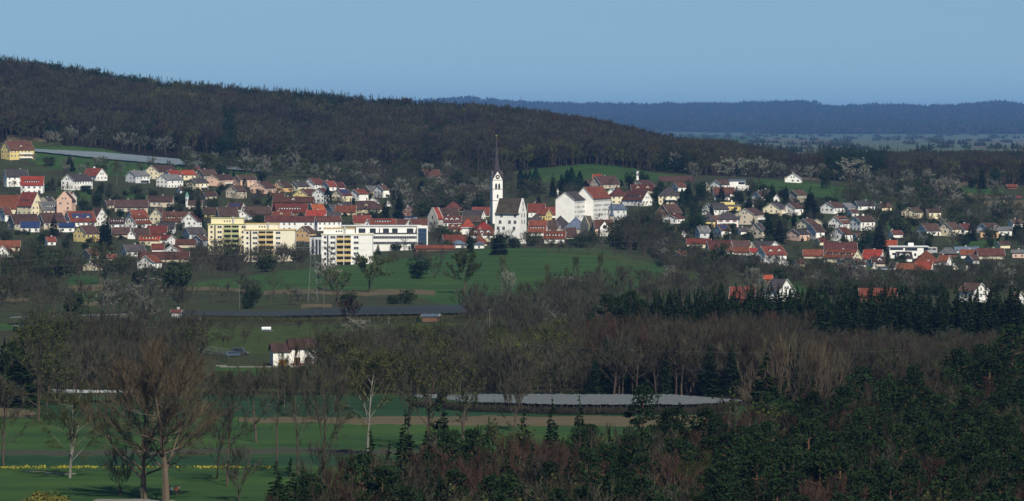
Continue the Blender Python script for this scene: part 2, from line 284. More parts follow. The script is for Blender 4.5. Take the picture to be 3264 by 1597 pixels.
def bare(seed, H=18, W=12, clear=.25, nl=12, ns=6, nt=9, tw=.07, tl=1.4, up=.45, tr=.30, leaves=0, ls=.3, forks=1, lean=0.0, limbr=.4):
    """returns (trunk MB, crown MB): trunk with limbs, and the twigs (and leaves or blossom) they carry"""
    r = random.Random(seed); T = MB(); C = MB()
    ctr = Vector((0, 0, H * (clear + (1 - clear) * .52))); rz_ = H * (1 - clear) * .5; rx = W / 2
    tips = []
    for fk in range(forks):
        p = Vector((0, 0, 0)); d = Vector((lean, 0, 1)).normalized(); n = 7; hh = H * .82
        offs = rv(r, .25 if forks > 1 else .05); pts = [(p.copy(), tr)]
        for i in range(n):
            d = (d + rv(r, .07) + (offs * .5 if i >= 1 else Vector())).normalized(); d.z = max(d.z, .75); d.normalize()
            p = p + d * (hh / n); pts.append((p.copy(), tr * (1 - (i + 1) / (n + .6)) / (1 if forks == 1 else 1.15)))
        for i in range(n):
            T.tube(pts[i][0], pts[i + 1][0], pts[i][1], max(pts[i + 1][1], .03), 6, 0)
        def on(t):
            x = t * n; i = min(int(x), n - 1); return pts[i][0].lerp(pts[i + 1][0], x - i), pts[i][1] + (pts[i + 1][1] - pts[i][1]) * (x - i)
        for k in range(nl // forks):
            t = clear / .82 + (1 - clear / .82) * ((k + r.random() * .8) / max(1, nl // forks)) ** .9; t = min(t, .99)
            b, br = on(t); an = k * 2.4 + r.uniform(-.5, .5) + fk
            # aim at a point on the crown ellipsoid
            ez = r.uniform(-.35, .95) if t < .75 else r.uniform(.5, 1)
            er = math.sqrt(max(0.05, 1 - ez * ez))
            tgt = ctr + Vector((math.cos(an) * rx * er, math.sin(an) * rx * er, ez * rz_))
            if tgt.z < b.z + .2: tgt.z = b.z + r.uniform(.0, .2) * rz_
            mid = b.lerp(tgt, .5) + rv(r, .06 * W) - Vector((0, 0, up * 0.12 * H * er)) * .4
            lr = max(.05, br * limbr)
            T.tube(b, mid, lr, lr * .6, 4); T.tube(mid, tgt.lerp(mid, .15), lr * .6, .03, 3)
            tips.append((b, mid, tgt))
    for (b, mid, tgt) in tips:
        for q in range(ns):
            u = (q + r.random()) / ns; u = .25 + .75 * u
            s = b.lerp(mid, u * 2) if u < .5 else mid.lerp(tgt, u * 2 - 1)
            out = (s - Vector((0, 0, ctr.z - rz_ * .6))).normalized()
            d = (out + rv(r, .7) + Vector((0, 0, up))).normalized(); L = r.uniform(.14, .26) * W * (1.15 - u * .5)
            e = s + d * L
            C.tube(s, e, tw * .55, tw * .2, 3)
            for z in range(nt):
                v = r.random(); pp = s.lerp(e, v); dd = (d + rv(r, .85) + Vector((0, 0, up * .8))).normalized()
                ll = tl * r.uniform(.5, 1.2); sliver(C, pp, dd, ll, tw * r.uniform(.6, 1.2), r)
                for _ in range(leaves if isinstance(leaves, int) else (1 if r.random() < leaves else 0)):
                    leafq(C, pp + dd * ll * r.random() + rv(r, .25), ls * r.uniform(.6, 1.3), r, 1)
    return T, C
def spruce(seed, H=18, W=6.5, layers=22, nb=9, low=.06, droop=.35, ragged=.25):
    r = random.Random(seed); T = MB(); C = MB(); T.tube((0, 0, 0), (0, 0, H * .86), .028 * H * .4, .05, 6)
    for k in range(layers):
        t = low + (1 - low) * (k / layers) ** .92; z = H * t; rad = W / 2 * (1 - t) ** .82 + .12
        for j in range(nb if t < .8 else max(4, nb // 2)):
            a = 2 * math.pi * (j + r.random() * .9) / nb + k; L = rad * r.uniform(1 - ragged * 1.6, 1 + ragged * .6)
            dx, dy = math.cos(a), math.sin(a); w_ = L * .30 + .12; th = r.uniform(-.12, .12) * L
            b = Vector((0, 0, z + r.uniform(-.2, .2))); m_ = b + Vector((dx * L * .6, dy * L * .6, -droop * L * .35)); e = b + Vector((dx * L, dy * L, -droop * L * .55 + r.uniform(-.1, .15) * L))
            s = Vector((-dy, dx, 0)) * w_ * .5; s.z = r.uniform(-.15, .15)
            C.poly([b, m_ - s, e, m_ + s], 0)
            dn = Vector((0, 0, -w_ * r.uniform(.35, .8)))
            C.tri(m_ - s * .8, e, m_ + dn, 0); C.tri(b.lerp(m_, .4), m_ + s * .7, m_.lerp(b, .3) + dn, 0)
    C.tube((0, 0, H * .86), (0, 0, H), .22, .03, 4)
    return T, C
def pine(seed, H=18, W=8, clear=.42, clumps=24, nq=120, q=.36):
    r = random.Random(seed); T = MB(); C = MB(); top = Vector((r.uniform(-.4, .4), r.uniform(-.4, .4), H * .93))
    T.tube((0, 0, 0), top.lerp(Vector(), .45), .24, .17, 6); T.tube(top.lerp(Vector(), .45), top, .17, .05, 5)
    for k in range(clumps):
        t = clear + (1 - clear) * (k + r.random()) / clumps; z = H * min(t, .96); an = k * 2.4 + r.random()
        prof = math.sin(min(1, (t - clear) / (1 - clear) * .75 + .30) * math.pi) ** .6
        rad = W / 2 * prof * r.uniform(.35, .85); c = Vector((math.cos(an) * rad, math.sin(an) * rad, z)); b = Vector((0, 0, z - rad * .35))
        T.tube(b, c, .07, .03, 3); cr = W * r.uniform(.10, .20)
        for i in range(nq):
            v = rv(r).normalized(); p = c + Vector((v.x * cr, v.y * cr, v.z * cr * .55)) * r.uniform(.55, 1)
            leafq(C, p, q * r.uniform(.5, 1.2), r, 0)
    return T, C
def column(seed, H=12, W=3.4, n=1100, q=.5, tip=.9):
    r = random.Random(seed); T = MB(); C = MB(); T.tube((0, 0, 0), (0, 0, H * .6), .18, .08, 5)
    for i in range(n):
        t = r.random() ** .85; rad = W / 2 * (min(1, t * 5 + .45)) * (1 - t ** 2.2) ** tip * (1 + .13 * math.sin(9 * t + seed)); a = r.uniform(0, 6.283)
        rr = rad * r.uniform(.7, 1.06); p = Vector((math.cos(a) * rr, math.sin(a) * rr, .3 + t * (H - .3)))
        u = Vector((math.cos(a) * .3, math.sin(a) * .3, 1)).normalized(); s = Vector((-math.sin(a), math.cos(a), 0)) * q * .32 + rv(r, .08); L = q * r.uniform(.7, 1.6)
        C.poly([p, p - s + u * L * .5, p + u * L, p + s + u * L * .5], 0)
    return T, C
def blob(seed, H=6, W=7, n=1500, q=.42, clear=.0, lobes=11):
    """leafy bush or small round tree: leaf faces in uneven lobes"""
    r = random.Random(seed); T = MB(); C = MB(); cs = []
    for k in range(lobes):
        a = k * 2.4; rad = W * .30 * r.random() ** .5; z = H * (clear + (1 - clear) * r.uniform(.16, .80)); rr = W * r.uniform(.15, .29)
        cs.append((Vector((math.cos(a) * rad, math.sin(a) * rad, z)), rr)); T.tube((0, 0, 0), cs[-1][0], .10 + .01 * H, .04, 4)
    for i in range(n):
        c, rr = cs[i % lobes]; v = rv(r).normalized(); p = c + Vector((v.x * rr, v.y * rr, v.z * rr * min(1.3, H / W * 1.1))) * r.uniform(.6, 1.08)
        if p.z > .1: leafq(C, p, q * r.uniform(.5, 1.25), r, 0)
    return T, C
TREES = {}
def deftree(key, tc_, bark, crown, h):
    T, C = tc_; cm = crown if isinstance(crown, (list, tuple)) else [crown]
    TREES[key] = (T.mesh(key + '_trunk', bark), C.mesh(key + '_crown', cm), h, (T, C, bark, cm))
k_ = dict(nl=13, ns=6, nt=9)
for i in range(4): deftree('bare%d' % i, bare(10 + i, 16, 11 + i, clear=.18 + .05 * i, tw=.12, tl=1.7, **k_), M_BARK, M_TW['brown'], 16)
for i in range(3): deftree('grey%d' % i, bare(20 + i, 15, 10 + i, clear=.15, tw=.12, tl=1.6, **k_), M_BARK, M_TW['grey'], 15)
for i in range(3): deftree('red%d' % i, bare(30 + i, 15, 9 + i, clear=.2, tw=.085, tl=1.3, nl=16, ns=8, nt=14, up=.8), M_BARK, M_TW['red'], 15)
for i in range(3): deftree('olive%d' % i, bare(35 + i, 12, 10, clear=.12, tw=.12, tl=1.3, leaves=1, ls=.35, **k_), M_BARK, [M_TW['grey'], M_LF['bud']], 12)
for i in range(3): deftree('blossom%d' % i, bare(40 + i, 10, 9.5, clear=.15, tw=.10, tl=1.1, leaves=2, ls=.34, **k_), M_BARK, [M_TW['grey'], M_LF['blossom']], 10)
for i in range(2): deftree('bud%d' % i, bare(50 + i, 11, 10, clear=.12, tw=.10, tl=1.2, leaves=3, ls=.38, **k_), M_BARK, [M_TW['olive'], M_LF['bud']], 11)
for i in range(3): deftree('birch%d' % i, bare(60 + i, 17, 8, clear=.25, tw=.095, tl=1.6, nl=15, ns=8, nt=16, up=-.1, tr=.2, leaves=1 if i else .4, ls=.22, limbr=.38), M_BIRCH, [M_TW['olive'], M_LF['bud']], 17)
for i in range(4): deftree('spruce%d' % i, spruce(70 + i, 18, 7.4 + .8 * i, layers=27, nb=13), M_BARK, M_LF['spruce'], 18)
for i in range(4): deftree('pine%d' % i, pine(80 + i, 17, 7.5 + i * .6), M_BARKP, M_LF['pine'], 17)
for i in range(2): deftree('thuja%d' % i, column(90 + i, 12, 3.6), M_BARK, M_LF['thuja'], 12)
for i in range(3): deftree('bush%d' % i, blob(100 + i, 5, 6.5), M_BARK, M_LF['bush'], 5)
for i in range(2): deftree('green%d' % i, blob(104 + i, 9, 6.6, n=2200), M_BARK, M_LF['green'], 9)
for i in range(3): deftree('scrub%d' % i, bare(110 + i, 7, 7, clear=.03, nl=16, ns=5, nt=9, tw=.09, tl=1.3, up=.7, tr=.12), M_BARK, M_TW['grey'], 7)
for i in range(2): deftree('olivescrub%d' % i, bare(114 + i, 7, 7, clear=.03, nl=16, ns=5, nt=9, tw=.09, tl=1.3, up=.7, tr=.12, leaves=1, ls=.3), M_BARK, [M_TW['olive'], M_LF['bud']], 7)
for i in range(2): deftree('appletree%d' % i, bare(118 + i, 4, 4.6, clear=.28, nl=9, ns=4, nt=6, tw=.07, tl=.8, tr=.14, leaves=.4, ls=.2), M_BARK, [M_TW['grey'], M_LF['bud']], 4)
deftree('fresh0', blob(120, 8, 9, n=2600, q=.4, lobes=14), M_BARK, M_LF['fresh'], 8)
deftree('yellow0', blob(121, 5, 9, n=2200, q=.35, lobes=12), M_BARK, M_LF['yellow'], 5)
deftree('copper0', bare(122, 9, 8, clear=.1, tw=.09, tl=1.2, leaves=2, ls=.3, **k_), M_BARK, [M_TW['red'], M_LF['copper']], 9)
deftree('willow0', bare(123, 19, 25, clear=.02, nl=44, ns=9, nt=12, tw=.085, tl=2.2, up=1.3, tr=.5, limbr=.28), M_BARK, M_TW['tan'], 19)
deftree('oak0', bare(130, 25, 24, clear=.13, nl=30, ns=13, nt=24, tw=.085, tl=1.7, up=.35, tr=.75, limbr=.42), mat('oak_bark', (.14, .108, .076), scale=2), M_TW['tan2'], 25)
deftree('oak1', bare(131, 26, 20, clear=.18, nl=30, ns=13, nt=24, tw=.085, tl=1.7, up=.6, tr=.72, limbr=.40), MATS['oak_bark'], M_TW['tan2'], 26)
deftree('bigbirch0', bare(133, 17.5, 13, clear=.16, nl=20, ns=10, nt=22, tw=.075, tl=1.4, up=-.1, tr=.30, leaves=.5, ls=.18, forks=2, limbr=.36), M_BIRCH, [M_TW['olive'], M_LF['bud']], 17.5)
deftree('thin0', bare(137, 17, 9, clear=.3, nl=12, ns=5, nt=6, tw=.055, tl=1.1, up=.3, tr=.24), M_BARK, M_TW['grey'], 17)
deftree('bigbare0', bare(134, 18, 14, clear=.16, nl=18, ns=9, nt=18, tw=.07, tl=1.4, up=.3, tr=.33), M_BARK, M_TW['grey'], 18)
deftree('bigbare1', bare(135, 17, 12, clear=.2, nl=17, ns=9, nt=16, tw=.07, tl=1.4, up=.2, tr=.30), M_BARK, M_TW['grey'], 17)
KLASS = dict(bare='bare_tree', grey='bare_tree', red='bare_tree', olive='budding_tree', blossom='blossoming_tree', bud='budding_tree', birch='birch_tree', spruce='spruce_tree', pine='pine_tree', thuja='columnar_tree',
             bush='bush', green='leafy_tree', scrub='bare_shrub', olivescrub='budding_shrub', appletree='fruit_tree', fresh='leafy_tree', yellow='bush', copper='bare_tree', willow='bare_tree', oak='bare_tree', bigbirch='birch_tree', bigbare='bare_tree', thin='bare_tree')
NT = {}
def tree(key, pos, h, label, group=None, wide=1.0, rz=None, r=rnd):
    kk = key if key in TREES else key + str(r.randrange(sum(1 for q in TREES if q.rstrip('0123456789') == key)))
    tm, cm, h0, _ = TREES[kk]; base = kk.rstrip('0123456789'); nm = KLASS[base]; s = h / h0
    o = thing(nm, label, 'bush' if 'bush' in nm or 'shrub' in nm else 'tree', pos - Vector((0, 0, .25)), r.uniform(0, 6.28) if rz is None else rz, group)
    o.scale = (s * wide, s * wide, s)
    obj('trunk', tm, o); obj('crown', cm, o); NT[base] = NT.get(base, 0) + 1
    return o
def joined(key):
    """one mesh with trunk and crown of a tree, for far-off woods"""
    T, C, bark, cm = TREES[key][3]; n = len(T.v); M = MB(); M.v = T.v + C.v; M.f = T.f + [tuple(i + n for i in f) for f in C.f]; M.m = [0] * len(T.f) + [1 + m for m in C.m]
    return M.mesh(key + '_whole', [bark] + list(cm))
def stuff(name, label, keys, pts):
    """a wood that reads as one mass: pts = (x, y, z, rotation, scale, index of the kind)"""
    c = bpy.data.collections.new(name + '_kinds')
    for i, k in enumerate(keys):
        me = k if isinstance(k, bpy.types.Mesh) else joined(k)
        c.objects.link(bpy.data.objects.new('%02d_%s' % (i, name), me))
    A = np.array(pts, np.float32); me = bpy.data.meshes.new(name); me.vertices.add(len(A)); me.vertices.foreach_set('co', A[:, :3].ravel())
    for nm, ty, v in (('rot', 'FLOAT', A[:, 3]), ('scl', 'FLOAT', A[:, 4]), ('kid', 'INT', A[:, 5].astype(np.int32))):
        at_ = me.attributes.new(nm, ty, 'POINT'); at_.data.foreach_set('value', v)
    g = bpy.data.node_groups.new(name, 'GeometryNodeTree'); N = g.nodes; Lk = g.links.new
    g.interface.new_socket('Geometry', in_out='INPUT', socket_type='NodeSocketGeometry'); g.interface.new_socket('Geometry', in_out='OUTPUT', socket_type='NodeSocketGeometry')
    gi = N.new('NodeGroupInput'); go = N.new('NodeGroupOutput'); ip = N.new('GeometryNodeInstanceOnPoints'); ci = N.new('GeometryNodeCollectionInfo')
    ci.inputs['Collection'].default_value = c; ci.inputs['Separate Children'].default_value = True; ci.inputs['Reset Children'].default_value = True; ip.inputs['Pick Instance'].default_value = True
    def na(nm, ty):
        n = N.new('GeometryNodeInputNamedAttribute'); n.data_type = ty; n.inputs['Name'].default_value = nm; return n.outputs['Attribute']
    cx_ = N.new('ShaderNodeCombineXYZ'); Lk(na('rot', 'FLOAT'), cx_.inputs['Z'])
    Lk(gi.outputs[0], ip.inputs['Points']); Lk(ci.outputs[0], ip.inputs['Instance']); Lk(na('kid', 'INT'), ip.inputs['Instance Index']); Lk(cx_.outputs[0], ip.inputs['Rotation']); Lk(na('scl', 'FLOAT'), ip.inputs['Scale'])
    Lk(ip.outputs[0], go.inputs[0])
    o = obj(name, me); md = o.modifiers.new('trees', 'NODES'); md.node_group = g
    tag(o, label, 'wood', kind='stuff'); return o
# ---------------------------------------------------------------- far hills and the wood on the hillside
r2 = random.Random(11)
def wood_base(px): return np.interp(px, [-300, 0, 130, 300, 600, 800, 1000, 1300, 1600, 1900, 2050, 2200, 2400, 2600, 3264, 3600], [445, 440, 448, 460, 488, 515, 535, 550, 540, 522, 540, 552, 560, 574, 588, 588])
fc = []                                                     # clumps of small far trees
for s in range(3):
    M = MB(); q = random.Random(200 + s)
    for t in range(12):
        x, y = q.uniform(-20, 20), q.uniform(-20, 20); h = q.uniform(11, 19); wd = q.uniform(3.5, 6.5) if s else q.uniform(3, 4.5)
        if q.random() < (.75 if s == 0 else .3):
            for k in range(4):
                z = h * (.15 + .22 * k); rr = wd * (1 - k / 5.) ; n = 6
                for j in range(n):
                    a, b = 6.283 * j / n + k, 6.283 * (j + 1) / n + k; M.tri((x + math.cos(a) * rr, y + math.sin(a) * rr, z), (x + math.cos(b) * rr, y + math.sin(b) * rr, z), (x, y, z + h * .36), 0)
        else:
            for j in range(26):
                v = rv(q).normalized(); leafq(M, Vector((x + v.x * wd, y + v.y * wd, h * .55 + v.z * h * .36)), 3.4, q, 1)
    fc.append(M.mesh('far_clump', [M_LF['spruce'], M_TW['brown'] if s else M_TW['dark']]))
pts = []
while len(pts) < 9000:
    px = r2.uniform(-900, 4200); d = ST(r2.uniform(8050, 10250))
    py = HY + (CH - gz(px, d)) * F / d
    if 2100 < px < 2420 and 418 < py < 434: continue
    if 2830 < px < 2950 and 383 < py < 399: continue
    if 2290 < px < 2370 and 371 < py < 381: continue
    p = P3(px, d); pts.append((p.x, p.y, p.z - 1, r2.uniform(0, 6.28), r2.uniform(1.3, 2.1), r2.choice((0, 0, 1, 2))))
for i in range(460):                                         # hedges and copses on the plain
    px = r2.uniform(1900, 4000); d = r2.choice((5200, 5600, 6100, 6900, 7500, 7850)) + r2.gauss(0, 60) + 120 * math.sin(px * .011); d = ST(d)
    if (int(px / 150) * 7 + int(d / 1500)) % 3 == 0 and d < ST(7700): continue
    p = P3(px, d); pts.append((p.x, p.y, p.z - 2, r2.uniform(0, 6.28), r2.uniform(.45, .8), r2.choice((0, 1, 2))))
stuff('far_forest', 'blue hazy forest covering the long far-off ridge', fc, pts)
# hillside wood
DARK = [(900, 330, 1120, 400, .8), (20, 300, 110, 380, .45), (560, 330, 640, 420, .5), (1480, 330, 1700, 370, .4), (700, 345, 760, 470, 1.), (880, 305, 1250, 345, .9), (330, 190, 480, 235, .7), (0, 165, 330, 225, .75), (560, 245, 900, 300, .65), (420, 370, 500, 480, .8), (920, 330, 1000, 480, .7), (1330, 400, 1380, 560, .85), (1380, 350, 1450, 450, .5), (2100, 440, 2190, 560, .8), (1250, 310, 1500, 345, .55), (300, 370, 330, 420, .6), (150, 400, 190, 450, .5), (2625, 470, 2830, 560, 1.), (1080, 360, 1180, 420, .5)]
pts = []; sp = 7.2; dd = 3235.0; indiv = []
while dd < 4250:
    wpx = sp / dd * F; px = -420 + r2.random() * wpx
    while px < 3750:
        x = px + r2.uniform(-.4, .4) * wpx; d = dd + r2.uniform(-3.5, 3.5); py = HY + (CH - gz(x, d)) * F / d
        px += wpx
        if py > wood_base(x) + r2.gauss(0, 3) and d < 3700: continue
        if x > 2420 and py > 560 and r2.random() < .55: continue
        if 2380 < x < 2620 and d > 3300 : 
            if r2.random() < .8: continue
        con = .05 + (.88 if x < 1500 and d > 3815 else 0) + (.14 if d > 3600 and x > 1100 else 0)
        ty = py - 70
        for (a, b, c, e, pr) in DARK:
            if a <= x <= c and b <= (py - 45) <= e: con = pr
        if 2620 < x < 2830 and d < 3500: con = 1
        k = 0
        if r2.random() < con: k = r2.choice((0, 1, 2, 3, 4, 0, 2)); s = r2.uniform(.7, 1.2) + (.12 if d > 3850 else 0); s *= 1.7 if k > 2 else 1
        else:
            k = r2.choice((5, 6, 9, 8, 5, 9, 9, 10, 11, 7 if x > 1500 else 6)); s = r2.uniform(.85, 1.2)
            if x > 2300: s *= .9
            q_ = math.sin(x * .009 + d * .013) + math.sin(x * .0031 - d * .021 + 2)
            if q_ > .9: k = r2.choice((9, 12, 5))
            elif q_ < -1.0: k = r2.choice((10, 10, 8, 1))
            if 480 < x < 640 and 250 < py - 40 < 330: k = 12
            if r2.random() < .05: k = 12
            if r2.random() < .02: k = 13
        if k >= 5 and py > wood_base(x) - 12 and r2.random() < .5: k = r2.choice((12, 14, 10))
        pts.append((*P3(x, d, -.5), r2.uniform(0, 6.28), s, k))
    dd += sp * .95
def lowbare(seed, col, H=17, W=10, lf=None):
    T, C = bare(seed, H, W, clear=.3, nl=10, ns=7, nt=10, tw=.21, tl=1.9, tr=.22, leaves=1 if lf else 0, ls=.6); n = len(T.v); M = MB(); M.v = T.v + C.v; M.f = T.f + [tuple(i + n for i in f) for f in C.f]; M.m = [0] * len(T.f) + [1 + m for m in C.m]
    return M.mesh('far_bare', [M_BARK, col] + ([lf] if lf else []))
def lowspruce(seed, W):
    T, C = spruce(seed, 18, W, layers=15, nb=9, ragged=.35); n = len(T.v); M = MB(); M.v = T.v + C.v; M.f = T.f + [tuple(i + n for i in f) for f in C.f]; M.m = [0] * len(T.f) + [1] * len(C.f)
    return M.mesh('far_spruce', [M_BARK, M_LF['spruce']])
hk = [lowspruce(301, 8.5), lowspruce(302, 9.5), lowspruce(303, 10.5), 'green0', 'green1', lowbare(310, M_TW['brown']), lowbare(311, M_TW['brown']), lowbare(312, M_TW['red']), lowbare(313, M_TW['brown'], 16, 12),
      lowbare(314, M_TW['grey']), lowbare(315, M_TW['dark']), lowbare(316, M_TW['brown'], 18, 9), lowbare(317, M_TW['olive'], 16, 10), lowbare(318, M_TW['grey'], 12, 10, M_LF['blossom']), lowbare(319, M_TW['olive'], 12, 11, M_LF['bud'])]
stuff('hillside_forest', 'mixed wood of brown leafless trees and dark conifers covering the hillside above the town', hk, pts)
print('hill trees', len(pts))
# ---------------------------------------------------------------- houses
def unitbox(name, m): b = MB(); b.box(-.5, .5, -.5, .5, -.5, .5); return b.mesh(name, m)
def winmesh(name, bars):
    b = MB(); b.box(-.5, .5, -.05, .05, -.5, .5, 0); b.box(-.40, .40, -.075, -.051, -.42, .42, 1)
    for x in bars: b.box(x - .03, x + .03, -.09, -.076, -.42, .42, 0)
    return b.mesh(name, [M_FRAME, M_GLASS])
WIN = winmesh('window', [0]); WIN1 = winmesh('window_plain', []); WIN3 = winmesh('window_wide', [-.2, .2])
DOOR = unitbox('door', mat('door_brown', (.12, .06, .035))); DOORO = unitbox('door_orange', mat('door_orange', (.62, .25, .03))); SHUT = unitbox('shutter', mat('shutter_red', (.45, .06, .06)))
BALC = {k: unitbox('balcony_' + k, WALL[k]) for k in WALL}; SOLAR = unitbox('solar_panel', mat('solar_cells', (.025, .045, .12), rough=.3, spec=.5))
CHIM = MB(); CHIM.box(-.4, .4, -.35, .35, -1.2, .9, 0); CHIM.box(-.48, .48, -.43, .43, .9, 1.05, 1); CHIM = CHIM.mesh('chimney', [WALL['gy'], M_FRAME]); CHIMW = MB(); CHIMW.box(-.5, .5, -.5, .5, -1.5, 1.5, 0); CHIMW = CHIMW.mesh('chimney_white', WALL['wh'])
def dormer_mesh(wk, rk, shed=False, wd=2.0, ht=1.5, dp=3.0):
    b = MB(); x = wd / 2
    if shed:
        b.box(-x, x, 0, dp, 0, ht, 0); b.prism([(-x - .25, -.35, ht), (x + .25, -.35, ht), (x + .25, dp, ht + .5), (-x - .25, dp, ht + .5)], [(-x - .25, -.35, ht + .18), (x + .25, -.35, ht + .18), (x + .25, dp, ht + .68), (-x - .25, dp, ht + .68)], 1)
        for k in range(max(1, int(wd / 1.5))):
            c = -x + (k + .5) * wd / max(1, int(wd / 1.5)); b.box(c - .45, c + .45, -.06, -.005, .3, ht - .2, 2)
    else:
        b.prism([(-x, 0, 0), (x, 0, 0), (x, 0, ht), (0, 0, ht + x * .9), (-x, 0, ht)], [(-x, dp, 0), (x, dp, 0), (x, dp, ht), (0, dp, ht + x * .9), (-x, dp, ht)], 0)
        for s in (-1, 1):
            a = [(0, -.3, ht + x * .9 + .03), (s * (x + .3), -.3, ht - .22), (s * (x + .3), dp, ht - .22), (0, dp, ht + x * .9 + .03)]
            b.prism(a, [(p[0], p[1], p[2] + .18) for p in a], 1)
        b.box(-x * .55, x * .55, -.06, -.005, .35, ht - .1, 2)
    return b.mesh('dormer', [WALL[wk], ROOF[rk], M_GLASS])
DM = {}
def dorm(*a):
    if a not in DM: DM[a] = dormer_mesh(*a)
    return DM[a]
NH = 0
def gable_body(L, D, h, rh, sink=4.0, steps=0):
    b = MB(); x, y = L / 2, D / 2
    prof = [(-y, -sink), (y, -sink), (y, h), (0, h + rh), (-y, h)]
    b.prism([(-x, p[0], p[1]) for p in prof], [(x, p[0], p[1]) for p in prof], 0)
    if steps:
        for sx in (-1, 1):
            for k in range(steps):
                w0 = y * (1 - k / steps) + .1; z1 = h + rh * (k + 1) / steps + .35; z0 = h + rh * k / steps - .6
                xa, xb = sorted((sx * (x + .02 + .002 * k), sx * (x - .55 + .002 * k))); b.box(xa, xb, -w0, w0, z0, z1, 0)
    return b
def gable_roof(L, D, h, rh, o=.6, e=.5, th=.22, stepped=False):
    b = MB(); x = L / 2 + (e if not stepped else -.5); y = D / 2; s = rh / y
    for q in (-1, 1):
        a = [(-x, q * (y + o), h - o * s + .04), (x, q * (y + o), h - o * s + .04), (x, 0, h + rh + .04), (-x, 0, h + rh + .04)]
        b.prism(a, [(p[0], p[1], p[2] + th) for p in a], 0)
    if not stepped:                                       # pale verge boards
        for q in (-1, 1):
            for sx in (-1, 1):
                xa = sx * (x + .01); xb = sx * (x + .07)
                b.prism([(xa, q * (y + o), h - o * s), (xb, q * (y + o), h - o * s), (xb, 0, h + rh), (xa, 0, h + rh)], [(xa, q * (y + o), h - o * s + .24), (xb, q * (y + o), h - o * s + .24), (xb, 0, h + rh + .24), (xa, 0, h + rh + .24)], 1)
    return b
def hip_roof(L, D, h, rh, o=.6, m=0):
    b = MB(); x, y = L / 2 + o, D / 2 + o; z0 = h - o * rh / (D / 2); k = max(L / 2 - D / 2 * .9, .15)
    A = [(-x, -y, z0), (x, -y, z0), (x, y, z0), (-x, y, z0)]; r0, r1 = (-k, 0, h + rh), (k, 0, h + rh)
    b.poly([A[0], A[1], r1, r0], m); b.poly([A[1], A[2], r1], m); b.poly([A[2], A[3], r0, r1], m); b.poly([A[3], A[0], r0], m); b.poly([A[3], A[2], A[1], A[0]], m)
    return b
def win(o, x, y, z, rz, wd=1.1, ht=1.35, me=None, name='window'): return obj(name, me or WIN, o, (x, y, z), rz, (wd, 1, ht))
